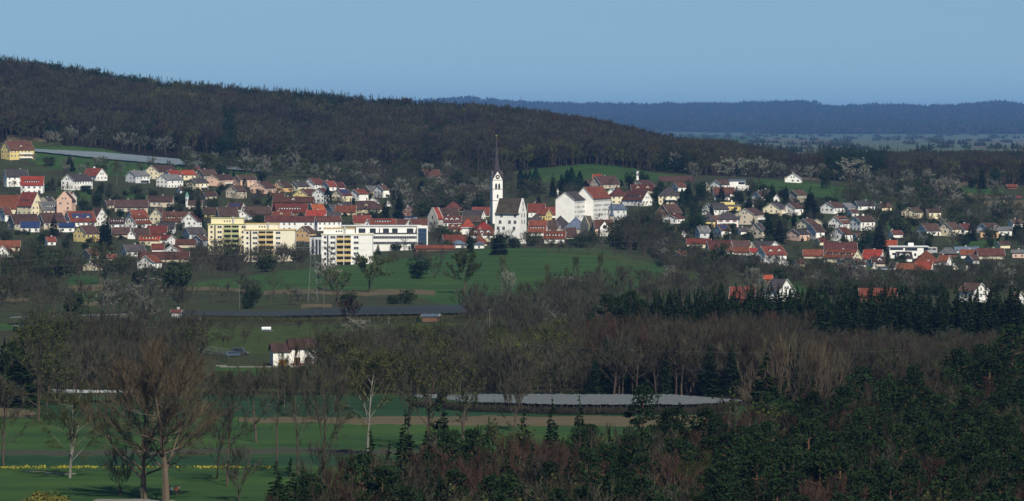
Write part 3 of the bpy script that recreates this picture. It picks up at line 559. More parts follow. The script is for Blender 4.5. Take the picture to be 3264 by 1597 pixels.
def house(row):
    global NH
    spec, label = row.split('|'); f = spec.split(); name = 'house'
    if ':' in f[0]: name, f[0] = f[0].split(':')
    T = f[0]; x0, xs, x1, yt, ye, yb = map(float, f[1:7]); wk, rk = f[7], f[8]; fl = f[9] if len(f) > 9 else ''
    r = random.Random(int(x0 * 7 + yt * 13)); cxp = (x0 + x1) / 2
    dmin = 2150
    if 'N' in fl: dmin = 1000
    if 'B' in fl: dmin = 2420
    d = dist_at(cxp, yb, dmin=dmin, dmax=4200); s = d / F; W = (x1 - x0) * s
    h = max(.8, (yb - ye) * s); rh = max(.6, (ye - yt) * s); Dm = 9.8
    if T in 'LR':
        gw = ((xs - x0) if T == 'L' else (x1 - xs)) * s; sw = max(1.0, ((x1 - xs) if T == 'L' else (xs - x0)) * s)
        th = math.asin(min(max(gw / Dm, .5), .95)); D = gw / math.sin(th); L = max(sw / math.cos(th), 4)
        if T == 'R' and gw < 5: th = R(25); D = min(gw / math.sin(th), 14); L = sw / math.cos(th)
    elif T == 'F': th = R(82); D = W / math.sin(th); L = D * 1.2; xs = x1
    else:
        th = R(r.uniform(-7, 7)); L = W; D = min(max(2 * rh / math.tan(R(38)), 7), 15)
    if T in 'LF':
        rot = th; fc_ = Vector((-L / 2, -D / 2))
    elif T == 'R': rot = -th; fc_ = Vector((L / 2, -D / 2))
    else: rot = th; fc_ = Vector((0, -D / 2)); xs = cxp
    fx = xs if T != 'F' else x1
    base = P3(fx, d); M = Matrix.Rotation(rot, 2); off = M @ fc_
    c = Vector((base.x - off.x, base.y - off.y, CH - (yb - HY) * s))
    ov = .45 if rh > 1 else .25
    o = thing(name, label, name.split('_')[-1] if name != 'house' else 'house', c, rot)
    if 'f' in fl:                                         # flat roofed block
        b = MB(); b.box(-L / 2, L / 2, -D / 2, D / 2, -4, h + rh * .6, 0); obj('wall', b.mesh('wall', WALL[wk]), o)
        b = MB(); b.box(-L / 2 - .5, L / 2 + .5, -D / 2 - .5, D / 2 + .5, h + rh * .6 + .003, h + rh * .6 + .35, 0); ro = obj('roof', b.mesh('roof', ROOF[rk]), o)
    elif 'h' in fl:
        b = MB(); b.box(-L / 2, L / 2, -D / 2, D / 2, -4, h, 0); obj('wall', b.mesh('wall', WALL[wk]), o)
        ro = obj('roof', hip_roof(L, D, h, rh).mesh('roof', ROOF[rk]), o)
    else:
        st = 7 if 't' in fl else 0
        obj('wall', gable_body(L, D, h, rh, steps=st).mesh('wall', WALL[wk]), o)
        ro = obj('roof', gable_roof(L, D, h, rh, ov, .45, stepped=bool(st)).mesh('roof', [ROOF[rk], M_TRIM]), o)
    sl_ = rh / (D / 2)
    if 'c' in fl or ('C' not in fl and 'f' not in fl and r.random() < .6): obj('chimney', CHIMW if 'c' in fl else CHIM, ro, (r.uniform(-.3, .3) * L, r.uniform(.3, .9), h + rh * .93), 0)
    if 'p' in fl:
        for q in (-1, 1): obj('solar_panel', SOLAR, ro, (q * L * .2, -D * .25, h + rh * .5 + .33), 0, (L * .36, D * .36, .08)).rotation_euler = (math.atan(sl_), 0, 0)
    i = fl.find('d'); j = fl.find('e')
    if i >= 0:
        n = int(fl[i + 1])
        for k in range(n): obj('dormer', dorm(wk if wk in ('wh', 'cr') else 'wh', rk, False, 2.0, 1.2, 3.0), o, ((k + .5) / n * L * .86 - L * .43, -D / 2 + .22 * D / 2 + .4, h + .22 * rh))
    if j >= 0:
        n = int(fl[j + 1])
        for k in range(n): obj('dormer', dorm(wk if wk in ('wh', 'cr') else 'wh', rk, True, round(L / n * .62), 1.5, 3.0), o, ((k + .5) / n * L * .9 - L * .45, -D / 2 + .25 * D / 2 + .4, h + .25 * rh))
    if 'b' in fl:
        for k in range(2 if h > 7 else 1): obj('balcony', BALC['wh'], o, (L * .12, -D / 2 - .75, max(h - 2.7 - 2.8 * k, 1.2)), 0, (L * .5, 1.5, 1.0))
    if 'n' not in fl:
        faces = [('f', L)] + ([] if 'g' in fl else [('l', D)] if T in 'LF' else [('r', D)] if T == 'R' else [])
        if T == 'F': faces = [('l', D)]
        for (w_, ln) in faces:
            n = max(1, int(ln / (3.1 if 'g' not in fl else 2.0))); zc = h - 1.45; fl_ = 0
            while zc > .7 and fl_ < 4:
                for k in range(n):
                    if r.random() < .13: continue
                    u = (k + .5) / n * ln - ln / 2
                    ww = r.choice((1.1, 1.1, 1.5))
                    a = (u, -D / 2 - .03, 0) if w_ == 'f' else (-L / 2 - .03, -u, R(-90)) if w_ == 'l' else (L / 2 + .03, u, R(90))
                    win(o, a[0], a[1], zc, a[2], ww, 1.35)
                    if 'r' in fl:
                        for q in (-1, 1):
                            dx = q * (ww / 2 + .32); obj('shutter', SHUT, o, (a[0] + (dx if w_ == 'f' else 0), a[1] - (.05 if w_ == 'f' else -dx), zc), a[2], (.5, .08, 1.4))
                zc -= 2.8; fl_ += 1
            if w_ != 'f' and rh > 2.3 and 'h' not in fl:
                for q in ((-.9, .9) if rh > 3.4 else (0,)):
                    if w_ == 'l': win(o, -L / 2 - .03, q, h + rh * .28, R(-90), 1.0, 1.2)
                    else: win(o, L / 2 + .03, q, h + rh * .28, R(90), 1.0, 1.2)
        if h > 3: obj('door', DOOR, o, (L * .33, -D / 2 - .04, 1.0) if T != 'F' else (-L / 2 - .04, D * .25, 1.0), 0 if T != 'F' else R(90), (1.1, .1, 2.1))
    HR.append((x0, x1, yt, yb, d)); NH += 1; HOUSES.append((c.x, c.y, max(L, D) * .5 + 1.5)); LABELS.setdefault(label, []).append(name)
    return o, L, D, h, rh
HOUSES = []; HR = [(663, 940, 716, 812, 2330), (1025, 1187, 748, 852, 2280), (1190, 1362, 721, 800, 2400), (1562, 1600, 545, 700, 2600), (1577, 1684, 634, 778, 2470), (1363, 1412, 661, 735, 2550), (1895, 1956, 632, 750, 2550), (2326, 2386, 572, 606, 3000), (2298, 2362, 645, 672, 2780), (2836, 2990, 775, 826, 2350)]
TABLE = '''
L 0 32 102 450 477 512 ye rb bd1|yellow house with white balconies just below the ploughed strip
L 8 22 86 541 562 596 wh dk|white house with dark roof behind the bright red roofed one
S 66 66 136 563 590 616 wh vr e1|white house under a bright red roof with one wide dormer
L 193 236 286 556 576 607 wh dk b|white house with black roof standing above the small green lawn
R 258 307 339 537 560 577 wh rd cd1|white house with brick red roof just behind the black roofed one on the lawn
L 398 433 474 545 560 584 gw gy b|greenish white house with grey roof at the left end of the hillside row
L 460 505 556 528 546 572 cr br|large cream gabled house with brown roof, highest of the hillside row
L 496 535 579 557 573 598 wh gy|white house with dark roof on an orange ground floor
L 518 546 577 544 556 577 wh vr|small white house with orange red roof behind the grey roofed one
L 562 585 622 543 557 575 cr vr|cream house with orange red roof and shaded carport
L 599 621 642 532 545 558 wh rb|white gabled house with dark red roof right under the long net
L 622 650 690 540 558 574 st br|grey beige house with broad brown roof below the long net
L 592 625 663 570 583 607 cr dk b|pale yellow house with red balcony front and dark roof
L 653 698 744 558 572 594 pk br b|apricot house with brown roof and balcony in its gable
L 741 767 816 559 572 596 pk br|peach house with brown roof beside the dark conifer
L 718 757 784 592 609 633 bg br|beige house half hidden by bare shrubs
L 796 844 874 580 598 618 pk br|pinkish tan house with plain gable and brown roof
L 866 904 931 578 596 612 oc br|orange house with brown roof
L 919 950 985 579 594 610 cr dk|cream house with slate grey roof right of the orange one
L 967 1003 1034 569 587 603 wh rb|white house with brown roof and white chimney at the upper edge of the row
L 1024 1050 1072 577 594 608 wh rd|white house with plain gable and rust red roof
L 1057 1079 1100 581 597 607 wh rb|white house with dark red roof at the upper right end of the row
L 934 980 1009 604 621 634 ye bb|olive yellow gabled house with rust brown roof
L 994 1035 1050 600 618 650 wh rb c|tall white gable wall with a dark stripe beside the columnar conifer
L 1056 1092 1121 604 622 642 cr rb p|cream house with red roof carrying solar panels
L 1111 1145 1173 604 618 641 wh rd|white house with large blank gable and red tiled roof
L 1153 1180 1206 593 608 624 oc gy|apricot house with flat grey roof
L 1190 1222 1240 590 605 630 wh br b|white house with brown roof at the right end of the row
F 1174 1204 1204 630 641 650 wh br|small white gable under a brown roof below the apricot house
farmhouse:L 1335 1356 1406 541 560 577 bk bb C|old brick farmhouse with broad hipped brown roof under the wood
barn:L 1438 1466 1500 586 592 600 br dk nC|dark low barn among bare trees left of the church tower
S 1500 1500 1532 555 561 567 bg og C|tiny orange roofed cottage among the blossoming trees left of the tower
S 870 870 998 628 644 657 br rb d1|long dark red roof below the olive yellow house
R 722 768 781 647 664 674 wh rb p|red roofed house with white gable on its right end
L 640 652 690 662 680 694 ye br|brown roof with a narrow yellow gable beside the big spruce
L 686 700 758 661 688 702 bg br|broad brown roof with pale verge behind the yellow flats
F 753 793 793 671 687 700 wh br|white gable with three windows behind the yellow flats
L 770 780 862 660 680 690 br br|long brown roof in the old town left of two white gables
F 812 846 846 664 678 686 wh br|bright white lopsided gable between brown roofs
F 851 864 864 660 672 682 wh br|narrow white gable with small window right of the lopsided one
S 868 868 978 650 676 688 br rd e1|large brick red roof with white chimneys in the old town
S 868 868 925 675 690 700 cr rd d1|red roof with one small white gable dormer
L 981 1000 1036 652 671 682 cr og|cream gable under a glowing orange roof
S 975 975 1036 671 690 698 wh vr|bright red roof just below the glowing orange one
L 1038 1063 1100 653 672 682 wh dk|white gable with small attic window and dark roof
S 1036 1036 1084 676 691 697 cr dk C|flat dark roof right of the bright red roof
S 1068 1068 1132 656 676 685 cr rd|red roof with dark hip right of the white attic gable
S 1115 1115 1218 640 664 680 cr br hd1|huge brown hipped roof with one cream dormer
S 1128 1128 1182 687 709 716 cr rd|red roof with a small white spike gable
school:S 845 845 1000 690 706 736 wh rb|long red roofed building with a band of windows above white balconies
school:L 998 1012 1086 690 705 737 wh rb|long white building with two rows of windows under a red roof
L 940 988 1006 722 742 770 oc br b|peach gabled house with balcony between the yellow and white flats
F 1156 1184 1184 703 719 728 wh dk|white gable poking above the white flats
S 1180 1180 1260 698 714 732 wh rd e1|red roof with one very long white dormer above the office building
R 1256 1291 1314 700 716 728 wh rb|dark red roof with bright white lopsided gable
L 1305 1312 1366 698 718 730 br rb|dark red roof touching the grey stepped gable house
F 1284 1318 1318 658 676 690 bk rb|brick gable standing alone among bare trees
shed:S 1284 1284 1330 690 694 700 bl so nfC|low shed under a bright blue roof
S 1410 1410 1474 643 668 676 bg rb h|brick red hipped roof with a tall white chimney
L 1400 1406 1462 664 686 694 cr br C|brown roof with a tall thin white gable on its slope
S 1411 1411 1470 690 708 720 wh rb d3|dark red roof with three small dormers right of the stepped gable
R 1474 1534 1548 671 688 700 wh dk|dark roof with broad white verge left of the church tower
S 1505 1505 1558 661 684 692 bg rd|red roof directly left of the church tower
L 1463 1470 1534 689 704 712 br br|plain brown roof below the white verge
S 1466 1466 1518 697 728 740 cr vr h|tent shaped bright red roof in the old town
S 1430 1430 1478 715 729 738 cr rb d2|low red roof with two small dormers left of the tent shaped one
S 1472 1472 1503 726 729 750 wh wt f|small white modern block among the red roofs
S 1514 1514 1576 706 732 748 cr vr h|steep bright red roof at the foot of the white castle
S 1500 1500 1572 732 748 760 wh rb d3|red brown roof with three small dormers in front of the castle
L 1405 1418 1494 750 772 786 wh rd|broad red roof with a slim white gable above the slate roofs
S 1512 1512 1552 749 772 784 cr rd h|red pyramid roof above a small white wall
S 1437 1437 1486 766 777 790 wh sl h|low white house with slate blue hipped roof left of the dark spruce
S 1512 1512 1542 770 778 792 wh sl h|low white house with slate blue hipped roof right of the dark spruce
F 1548 1562 1562 752 763 770 cr br|tiny cream gable under the cedar at the castle
barn:S 1325 1325 1448 783 792 800 br rd nC|long low barn roof of red tiles at the upper edge of the green hill
S 1684 1684 1736 650 675 692 wh rd|red roof immediately right of the stepped castle gable
F 1703 1720 1720 637 647 660 pk rb|tiny pink gable above the red roofs
S 1684 1684 1732 682 704 716 bg dk h|dark hipped roof with one white wall patch right of the castle
R 1712 1738 1760 667 684 704 ye rd C|cream timbered gable with yellow verge among red roofs
S 1744 1744 1798 661 684 694 wh rd|red roof over a thin white wall left of the black roofed barn
barn:S 1795 1795 1836 661 702 714 br dk nC|black roofed barn in front of the white school
S 1748 1748 1816 688 724 736 bg dk h|very large dark hipped roof in the old town
L 1706 1722 1780 704 738 748 wh br|broad chocolate roof with small round window
S 1684 1684 1738 704 740 752 wh rd e3|red roof with four pale dormers at the foot of the castle
S 1735 1735 1800 738 760 776 wh rd e3|red roof with pale dormers at the edge of the green hill
F 1768 1802 1802 725 742 762 bg br|open pale gable verge under a brown roof
L 1800 1806 1838 727 748 762 bg br|brown roof with a stout pink chimney
S 1800 1800 1866 692 726 744 st sl h|large slate blue hipped roof left of the old stone gable
L 1850 1877 1897 690 722 750 st st t|old grey stone house with stepped gable
L 1771 1831 1879 613 637 722 wh dk g|white school wing with grey gable and black roof
L 1832 1891 1951 597 632 714 wh rd d1g|tall white school wing with red roof and small white front gable
hall:L 1917 1944 1998 652 668 702 gw sl|white hall with long slate blue roof right of the school
F 1938 1959 1959 602 611 620 wh gy|tiny white gable with one window behind the school roof
S 1948 1948 2000 598 622 654 cr rb h|cream villa with dark red hipped roof behind the slate blue hall
R 1985 2047 2080 610 637 658 wh rb e1|white house with red roof and cream side gable
S 2098 2098 2164 598 621 652 cr dk hb|cream villa with dark hipped roof and balconies
L 2139 2162 2188 582 596 610 wh rb|white gabled house with dark red roof behind the cream villa
L 2012 2048 2086 575 590 602 cr br|brown roof with a long cream verge below the chapel
S 2014 2014 2086 589 606 616 cr rb d2|wide red brown roof with two light windows below the chapel
barn:L 1859 1880 1902 572 587 596 bk br nC|brick red barn gable behind the school
L 1882 1914 1976 562 586 602 bg br|ivy covered pale gable with brown roof behind the school
S 1890 1890 1916 556 570 580 wh vr|small bright red steep roof on the slope behind the school
L 2093 2132 2176 652 680 708 br br b|brown timber gabled house with white ground floor
L 2114 2157 2184 685 696 713 wh rb|long low white house with wide window below the timber gabled one
L 2266 2300 2338 574 588 602 wh br|long white house with brown roof beside the modern white villa
F 2246 2263 2263 586 597 614 cr br|narrow cream gable half hidden by conifers
S 2276 2276 2342 598 616 626 wh rb|red brown roof below the modern white villa
S 2278 2278 2326 620 627 638 wh dk|low dark roofed white house among dark conifers
L 2216 2232 2262 721 740 772 gw gy|grey roofed house with pale eaves left of the conifer by the yellow house
F 2246 2266 2266 720 734 748 wh br|small white gable right below the bright yellow house
L 2276 2300 2328 716 734 756 wh rb p|brown roof with solar panels below the red shuttered house
L 2398 2426 2452 611 626 640 wh br|small white house with brown roof and green garden
L 2424 2434 2456 605 620 636 wh dk|dark roof behind the small white house with green garden
F 2502 2552 2552 553 569 582 wh gy|lone white gabled house on the meadow below the wood
L 2512 2542 2572 606 621 646 st br|ivy grown house with brown roof below the lone white one
L 2239 2276 2326 648 667 686 wh dk|white house with dark roof behind small conifers
L 2345 2404 2442 665 684 716 bg br b|tall beige house with broad white verge and brown roof
S 2286 2286 2353 678 696 724 wh dk hr|white house with red shutters under a dark hipped roof
S 2240 2240 2280 676 702 726 ye dk h|bright yellow house under a dark hipped roof
L 2262 2270 2308 688 708 720 bk bb C|rust brown lean roof between yellow and red shuttered houses
L 2434 2484 2514 648 665 688 cr dk b|cream white house with dark roof, left one of a pair above the meadow
L 2498 2534 2562 648 664 687 wh br|white house with brown roof, right one of a pair above the meadow
L 2617 2658 2694 645 661 682 wh br b|white house with grey brown roof and orange awning
L 2673 2704 2728 648 662 674 wh gy|white house with white trimmed grey roof and gutter
L 2720 2736 2792 641 655 670 wh dk|black roofed house at the end of the row with small white gable
L 2388 2430 2443 713 735 760 bg dk|steep pale gable with two windows and dark roof left of tall conifers
L 2543 2580 2608 698 714 736 cr br|cream gabled house with brown roof in the middle terrace
F 2585 2622 2622 699 710 722 cr br|small cream gable with one round window
L 2511 2550 2582 731 746 768 pk dk|pinkish white gable behind bare twigs
L 2572 2602 2630 715 738 764 wh br|white steep gable with brown roof in the middle terrace
L 2641 2684 2718 690 711 730 wh bb e1|white house with rust brown roof and balcony
L 2712 2744 2792 690 706 735 wh br c|white gable with brown roof and thick white chimney
L 2651 2692 2720 726 746 770 wh rb|white house with arched attic window and rust roof
L 2876 2920 2948 662 676 696 cr br|cream house with broad verge behind blossoming bushes
L 2948 2962 3002 667 676 698 cr br|pale house partly hidden by a pink blossoming tree
L 2927 2955 3002 714 735 752 wh br|white rounded gable with brown roof in the lower right row
L 2995 3036 3068 710 730 754 cr br b|cream house with deep dark roof dormer and white balcony
L 3048 3075 3104 714 732 750 wh rb b|white house with long white verge beside the single spruce
L 3118 3150 3192 712 727 746 wh br|low white house with brown roof in the lower right row
S 3126 3126 3184 736 741 758 oc gy f|flat roofed orange garden house
S 3160 3160 3226 724 734 750 wh gy|grey roofed house at the end of the lower right row
barn:S 2938 2938 2994 571 584 592 bk rd nC|red roofed barn at the edge of the far wood
barn:S 3212 3212 3242 588 596 602 bk rd nC|small red roofed barn by the brown field
S 2190 2190 2264 762 776 790 cr rd|long red roof at the left end of the lower village
L 2250 2262 2336 768 796 812 wh rb|brown red roof with small chimney in front of the bright tent poles
L 2326 2340 2396 768 788 800 cr br|brown roof with dark dormer right of the tall chimney pipe
F 2386 2411 2411 778 792 804 cr br|cream gable with one window under a brown roof
R 2398 2454 2488 770 785 800 wh dk|long dark roof with a bright white gable
S 2330 2330 2388 790 804 814 wh rd|low red roof right of the tall chimney pipe
L 2286 2320 2340 784 802 822 wh rb|white gable with broad white verge beside the tall chimney pipe
F 2374 2395 2395 796 806 814 wh rd|very small white gable before the low red roof
S 2384 2384 2426 792 804 812 cr vr C|bright red strip of roof beside the white chimneys
L 2410 2444 2510 786 812 828 wh rd cd2|red roofed house with two white box chimneys and dark timber verge
F 2428 2456 2456 820 832 846 gw br|grey white gable, lowest left of three stepping down
F 2452 2486 2486 815 830 846 gw br|grey white gable in the middle of three stepping down
F 2480 2510 2510 824 836 848 wh br|white gable, right one of three stepping down
S 2562 2562 2622 797 814 824 bg rd C|red roof behind bare trees in the lower village
S 2630 2630 2732 774 800 810 bg rb|long rust red roof behind dark shrubs
R 2630 2717 2752 798 822 838 cr rd e4|long red roof with four wide dormers and steep cream gable
L 2700 2742 2762 826 842 858 wh rb|long white wall with a dark slanting verge
L 2672 2690 2706 826 838 852 wh dk|small white building with dark steep roof
S 2676 2676 2714 842 858 870 bg rb|low rust red roof at the scrub edge
S 2706 2706 2762 858 880 892 bg dk N|dark slate roof lowest in the village
R 2752 2806 2822 797 824 836 wh vr|bright red steep roof with thin white gable
S 2782 2782 2830 820 838 850 bg br d1|grey brown roof with a little cream dormer
F 2781 2799 2799 844 855 866 wh br|little white gable below the grey brown roof
shed:S 2806 2806 2832 853 855 874 bl gy nf|blue grey box shaped shed
S 2816 2816 2857 767 788 796 wh vr|bright red roof above the modern white complex
S 2862 2862 2908 804 822 834 wh dk d2|dark roofed house in front of the modern white complex
S 2920 2920 2996 799 834 844 bg rd h|big tent shaped red roof with brown left side
R 2992 3018 3037 815 832 846 wh rd|red roof with a narrow bright gable split by a dark window
R 2918 2966 2980 835 860 870 wh vr|glowing red roof with slim white gable in the lower village
S 2862 2862 2920 841 858 868 bg rd|orange red low roof left of the glowing red one
R 2838 2852 2868 836 850 868 wh dk|dark roof with three slanting white bands
S 2994 2994 3052 789 806 818 bk gy h|grey hipped roof over white columns
S 3048 3048 3122 788 798 806 wh sl|slate blue flat roof behind the red roofs
S 3064 3064 3132 797 812 824 wh rd|wide red roof at the right of the lower village
S 3120 3120 3204 793 814 826 bg rb|rust roof with a dark triangular side
L 3080 3102 3122 812 828 842 gy br|grey gable behind bare trees
F 3078 3094 3094 854 862 872 ye br|tiny yellow gable between bare trees
F 3038 3053 3053 847 856 866 cr br|tiny cream gable low between bare trees
S 3228 3228 3290 798 806 822 pk gy|pinkish low house at the right picture edge
barn:S 2328 2328 2404 917 950 975 bk rd NnC|red barn roof behind the row of dark spruces
R 2440 2482 2536 892 928 962 wh dk N|white steep gable with black roof behind dark spruces
shed:S 2437 2437 2462 879 890 900 bk og NnC|little orange brick roof beside the black roofed white gable
barn:S 2742 2742 2858 921 944 965 bk rd NnC|long red barn roof low behind dark spruces
R 3060 3104 3158 905 930 965 wh br N|white gable with a broad brown roof at the lower right
R 3226 3240 3275 933 952 972 wh br Nb|white house with balcony behind spruces at the right edge
F 8 66 66 627 658 690 cr rd|cream triangular gable with a large glazed window
S -20 -20 62 623 664 694 cr rd|wide red roof stretching behind the cream triangular gable
hall:R 50 100 132 614 655 702 cr rd e1|hall with high red roof, tall cream gable and arched openings
L 112 158 182 631 655 690 st dk t|beige stepped gable with dark roof behind the grey roofed house
F 180 228 228 613 640 702 pk dk t|tall cream pink house with stepped gable and rows of windows
R 206 220 240 614 630 655 wh rb|white house peeping out right of the tall stepped gable
L 106 140 192 644 668 702 bg gy e1|beige house with grey roof in front of the stepped gables
L -6 16 36 660 682 706 wh rb|white house at the left edge with dark red verge
L 18 46 122 684 712 734 st br|large brown roof with ivy covered gable
L 110 140 204 680 708 732 bg br|beige gable with wide dark verge behind the big conifer
L 198 226 302 675 706 724 wh rd d2p|orange red roof with two round dormers and solar panels
S 180 180 224 694 712 722 wh rd C|plain orange red roof behind the big conifer
S 66 66 124 708 724 740 wh so p|blue solar roof over white posts
S 188 188 236 712 724 740 wh so p|long blue solar roof below the round dormers
L 230 274 312 720 744 772 ye br|yellow gable with brown roof left of the giant spruce
R 284 308 336 664 690 720 wh br|slim white gable with climbing plants and dark roof
S 348 348 396 698 712 728 wh br e2|brown roof with a row of white bays
L 398 424 470 671 690 712 wh rd|white gable with red roof and two roof windows
L 394 434 478 688 712 728 wh rd e2|white gable with tiny twin windows and red dormered roof
L 474 520 535 664 690 716 cr br b|large cream gable with white balcony
S 516 516 605 676 706 722 cr rb e2|long dark red roof with two dormers right of the cream gable
L 576 628 646 680 704 730 wh rb|white gable at the right end of the long dark red roof
S 358 358 412 726 746 756 bg br|wide brown roof left of the tiny white gable
F 406 430 430 734 750 762 wh br|tiny white gable in a brown roof
L 424 430 474 728 752 762 wh br|grey brown roof above the long orange red one
S 466 466 528 721 748 756 wh rd|orange red roof with a shadowed valley
S 500 500 554 712 728 744 wh dk|dark roof over white bays right of the shadowed valley
S 444 444 506 755 766 782 cr vr e1|long orange red strip roof above a window band
R 490 530 556 750 764 782 wh rd|red roof with a grey white gable on its right end
L 384 404 460 781 800 818 wh dk|dark roof with white verge above the yellow green tree
F 518 574 574 782 802 826 gw rb|broad white gable with a boarded window
S 484 484 520 778 794 806 wh rd|red roof left of the broad white gable
S 440 440 600 804 824 836 cr rb n|long low red roof behind the pink white gable
L 434 490 512 816 836 868 wh rd|pink white gable wall with round dark windows
S 0 0 62 768 786 800 bg rd n|red roof low at the left edge
F -14 30 30 784 804 822 wh rd|white gable low at the left edge
L 256 288 314 795 812 828 st rb|bare timber verge under a red brown roof among trees
F 264 312 312 838 848 876 bg br|pale grey wall seen through bare trees
L 578 604 652 726 745 762 gw dk|grey gabled house with dark roof left of the yellow flats
L 604 645 664 751 766 786 bl br|blue grey gable beside the yellow flats
S 560 560 622 764 778 790 bg rb|red brown roof low left of the yellow flats
S 366 366 470 638 660 676 bg br|long weathered brown roof in the upper old town
S 468 468 548 625 642 660 bg br|brown roof with pale chimney left of the green spire
S 600 600 642 640 652 668 bg br|brown roof with little white gable left of the white gable with dark stripe
shed:S 450 450 548 1046 1052 1068 br dk NnfC|long low dark shed beside a bare tree
hut:S 546 546 572 990 998 1026 gw rb Nn|small weathered hut with white gable among the orchards
shed:S 1346 1346 1394 1004 1010 1026 br sl NnC|tumbledown shed with grey sheet roof in the orchard
hut:S 215 215 236 1485 1488 1499 bk br NnC|tiny wooden bee hut beside the leaning birch
L 560 575 600 596 606 616 wh br|small white cottage among shrubs left of the beige hillside house
L 640 655 690 612 624 636 bg br|low brown roofed bungalow in the shrubs below the peach house
S 862 862 905 616 626 636 wh rb|low red brown roof just left of the olive yellow gable
L 1082 1096 1122 646 657 667 cr dk|little cream gable behind the huge brown hipped roof
F 700 716 716 704 714 724 wh dk|tiny white gable squeezed behind the yellow flats
L 330 342 368 640 652 664 bg br|faded brown roof beside the dense dark green tree
S 560 560 600 694 704 716 wh rb|short red brown roof behind the white gable end
F 1228 1246 1246 640 652 662 wh br|white gable half hidden below the two big conifers
L 1262 1276 1300 706 716 726 wh rd|small red roof between office building and lopsided gable
L 2118 2130 2156 722 733 746 cr rb|small cream house under the low white one
F 2172 2186 2186 736 746 756 wh br|tiny white gable left of the tall ivy clad tree
L 2350 2362 2386 726 736 748 wh dk|small dark roof between red shuttered and beige houses
L 2600 2614 2640 760 770 782 cr rb|low cream house beneath the white steep gable
L 2720 2734 2762 744 755 768 wh br|white house front beside the big dark clump
L 2796 2812 2844 648 660 672 cr br|cream house with brown roof right of the black roofed one
L 2834 2848 2880 735 746 758 wh rb|white house with rust roof below the green lawn
L 2700 2716 2738 668 678 690 wh br|small white house beneath the grey gutter house
F 2466 2484 2484 620 631 642 wh br|white gable between conifers left of the ivy grown house
L 2370 2384 2404 640 650 660 wh dk|low white house half hidden behind the beige gable
L 3176 3190 3222 770 780 792 cr br|cream house at the right end above the rust roof
L 3216 3230 3262 700 711 724 wh br|white house left of the dark spruce at the right edge
L 2766 2780 2806 826 836 848 wh rd|small white gabled house with red roof by the blue grey shed
L 2530 2544 2566 830 840 852 cr rb|cream house standing right of the stepping gables
L 2150 2164 2190 800 810 822 wh rb|white house low among trees right of the green hill
L 140 152 176 756 768 782 wh rd|little white house below the big conifer at the left
L 330 344 372 812 822 836 cr rd|cream cottage with red roof in the trees below the giant spruce
'''
for row in TABLE.strip().split('\n'): house(row)
print('houses', NH, [k for k, v in LABELS.items() if len(v) > 1], [k for k in LABELS if not 4 <= len(k.split()) <= 16])
# ---------------------------------------------------------------- church, castle, apartment blocks, offices
def local(px, yb, dmin=2150): d = dist_at(px, yb, dmin=dmin); return d, d / F
def lanced(w_, h_, dp=.12, pointed=True):
    """window opening with a pointed head, filled with glass"""
    b = MB(); x = w_ / 2; pr = [(-x, 0), (x, 0), (x, h_ * .7), (0, h_), (-x, h_ * .7)] if pointed else [(-x, 0), (x, 0), (x, h_), (-x, h_)]
    b.prism([(p[0], -dp, p[1]) for p in pr], [(p[0], 0, p[1]) for p in pr], 0); return b.mesh('window_arched', M_GLASS)
# church tower: px 1557-1597, top of wall gable 545, spire tip 433, base 703
d, s = local(1590, 712, 2420); ht = lambda y: (712 - y) * s
c = P3(1577, d); c.z = CH - (712 - HY) * s
W_ = 33 * s; dp_ = W_ * .98; tw_ = thing('church_tower', 'tall white church tower with clock, pointed gables and needle thin grey spire', 'tower', c + Vector((1.0, dp_ / 2, 0)), R(14))
zt = ht(574); b = MB(); b.box(-W_ / 2, W_ / 2, -dp_ / 2, dp_ / 2, -6, zt); 
x = W_ / 2; zg = ht(546)
for sx in (-1, 1):
    b.prism([(-x, sx * (dp_ / 2), zt), (x, sx * (dp_ / 2), zt), (0, sx * (dp_ / 2), zg)], [(-x, sx * (dp_ / 2 - .6), zt), (x, sx * (dp_ / 2 - .6), zt), (0, sx * (dp_ / 2 - .6), zg)])
    b.prism([(sx * x, -dp_ / 2 + .01, zt), (sx * x, dp_ / 2 - .01, zt), (sx * x, 0, zg)], [(sx * (x - .6), -dp_ / 2 + .01, zt), (sx * (x - .6), dp_ / 2 - .01, zt), (sx * (x - .6), 0, zg)])
obj('wall', b.mesh('wall', WALL['wh']), tw_)
b = MB(); rm = 'dk'                                        # four cross gables, then the octagonal needle
for sx in (-1, 1):
    for q in (0, 1):
        P = lambda u, v, z: (u, v, z) if not q else (v, u, z)
        for sy in (-1, 1):
            a = [P(sx * (x + .25), sy * 0, zg + .15), P(sx * (x + .25), sy * (x + .35), zt - .25), P(0, sy * (x * .35), zt + 3.), P(0, 0, zg + 1.5)]
            b.prism(a, [(p[0], p[1], p[2] + .2) for p in a])
zs = ht(433 + 10); n = 8
for k in range(n):
    a0, a1 = 2 * math.pi * (k + .5) / n, 2 * math.pi * (k + 1.5) / n; r0 = x * .98; zb = zt + .6; zm = zb + (zs - zb) * .30; r1 = x * .52
    b.poly([(math.cos(a0) * r0, math.sin(a0) * r0, zb), (math.cos(a1) * r0, math.sin(a1) * r0, zb), (math.cos(a1) * r1, math.sin(a1) * r1, zm), (math.cos(a0) * r1, math.sin(a0) * r1, zm)])
    b.poly([(math.cos(a0) * r1, math.sin(a0) * r1, zm), (math.cos(a1) * r1, math.sin(a1) * r1, zm), (math.cos(a1) * .12, math.sin(a1) * .12, zs), (math.cos(a0) * .12, math.sin(a0) * .12, zs)])
sp_ = obj('spire', b.mesh('spire', mat('spire_slate', (.070, .060, .070), var=.15)), tw_)
b = MB(); b.tube((0, 0, zs - .3), (0, 0, zs + 2.2), .07, .05, 5)
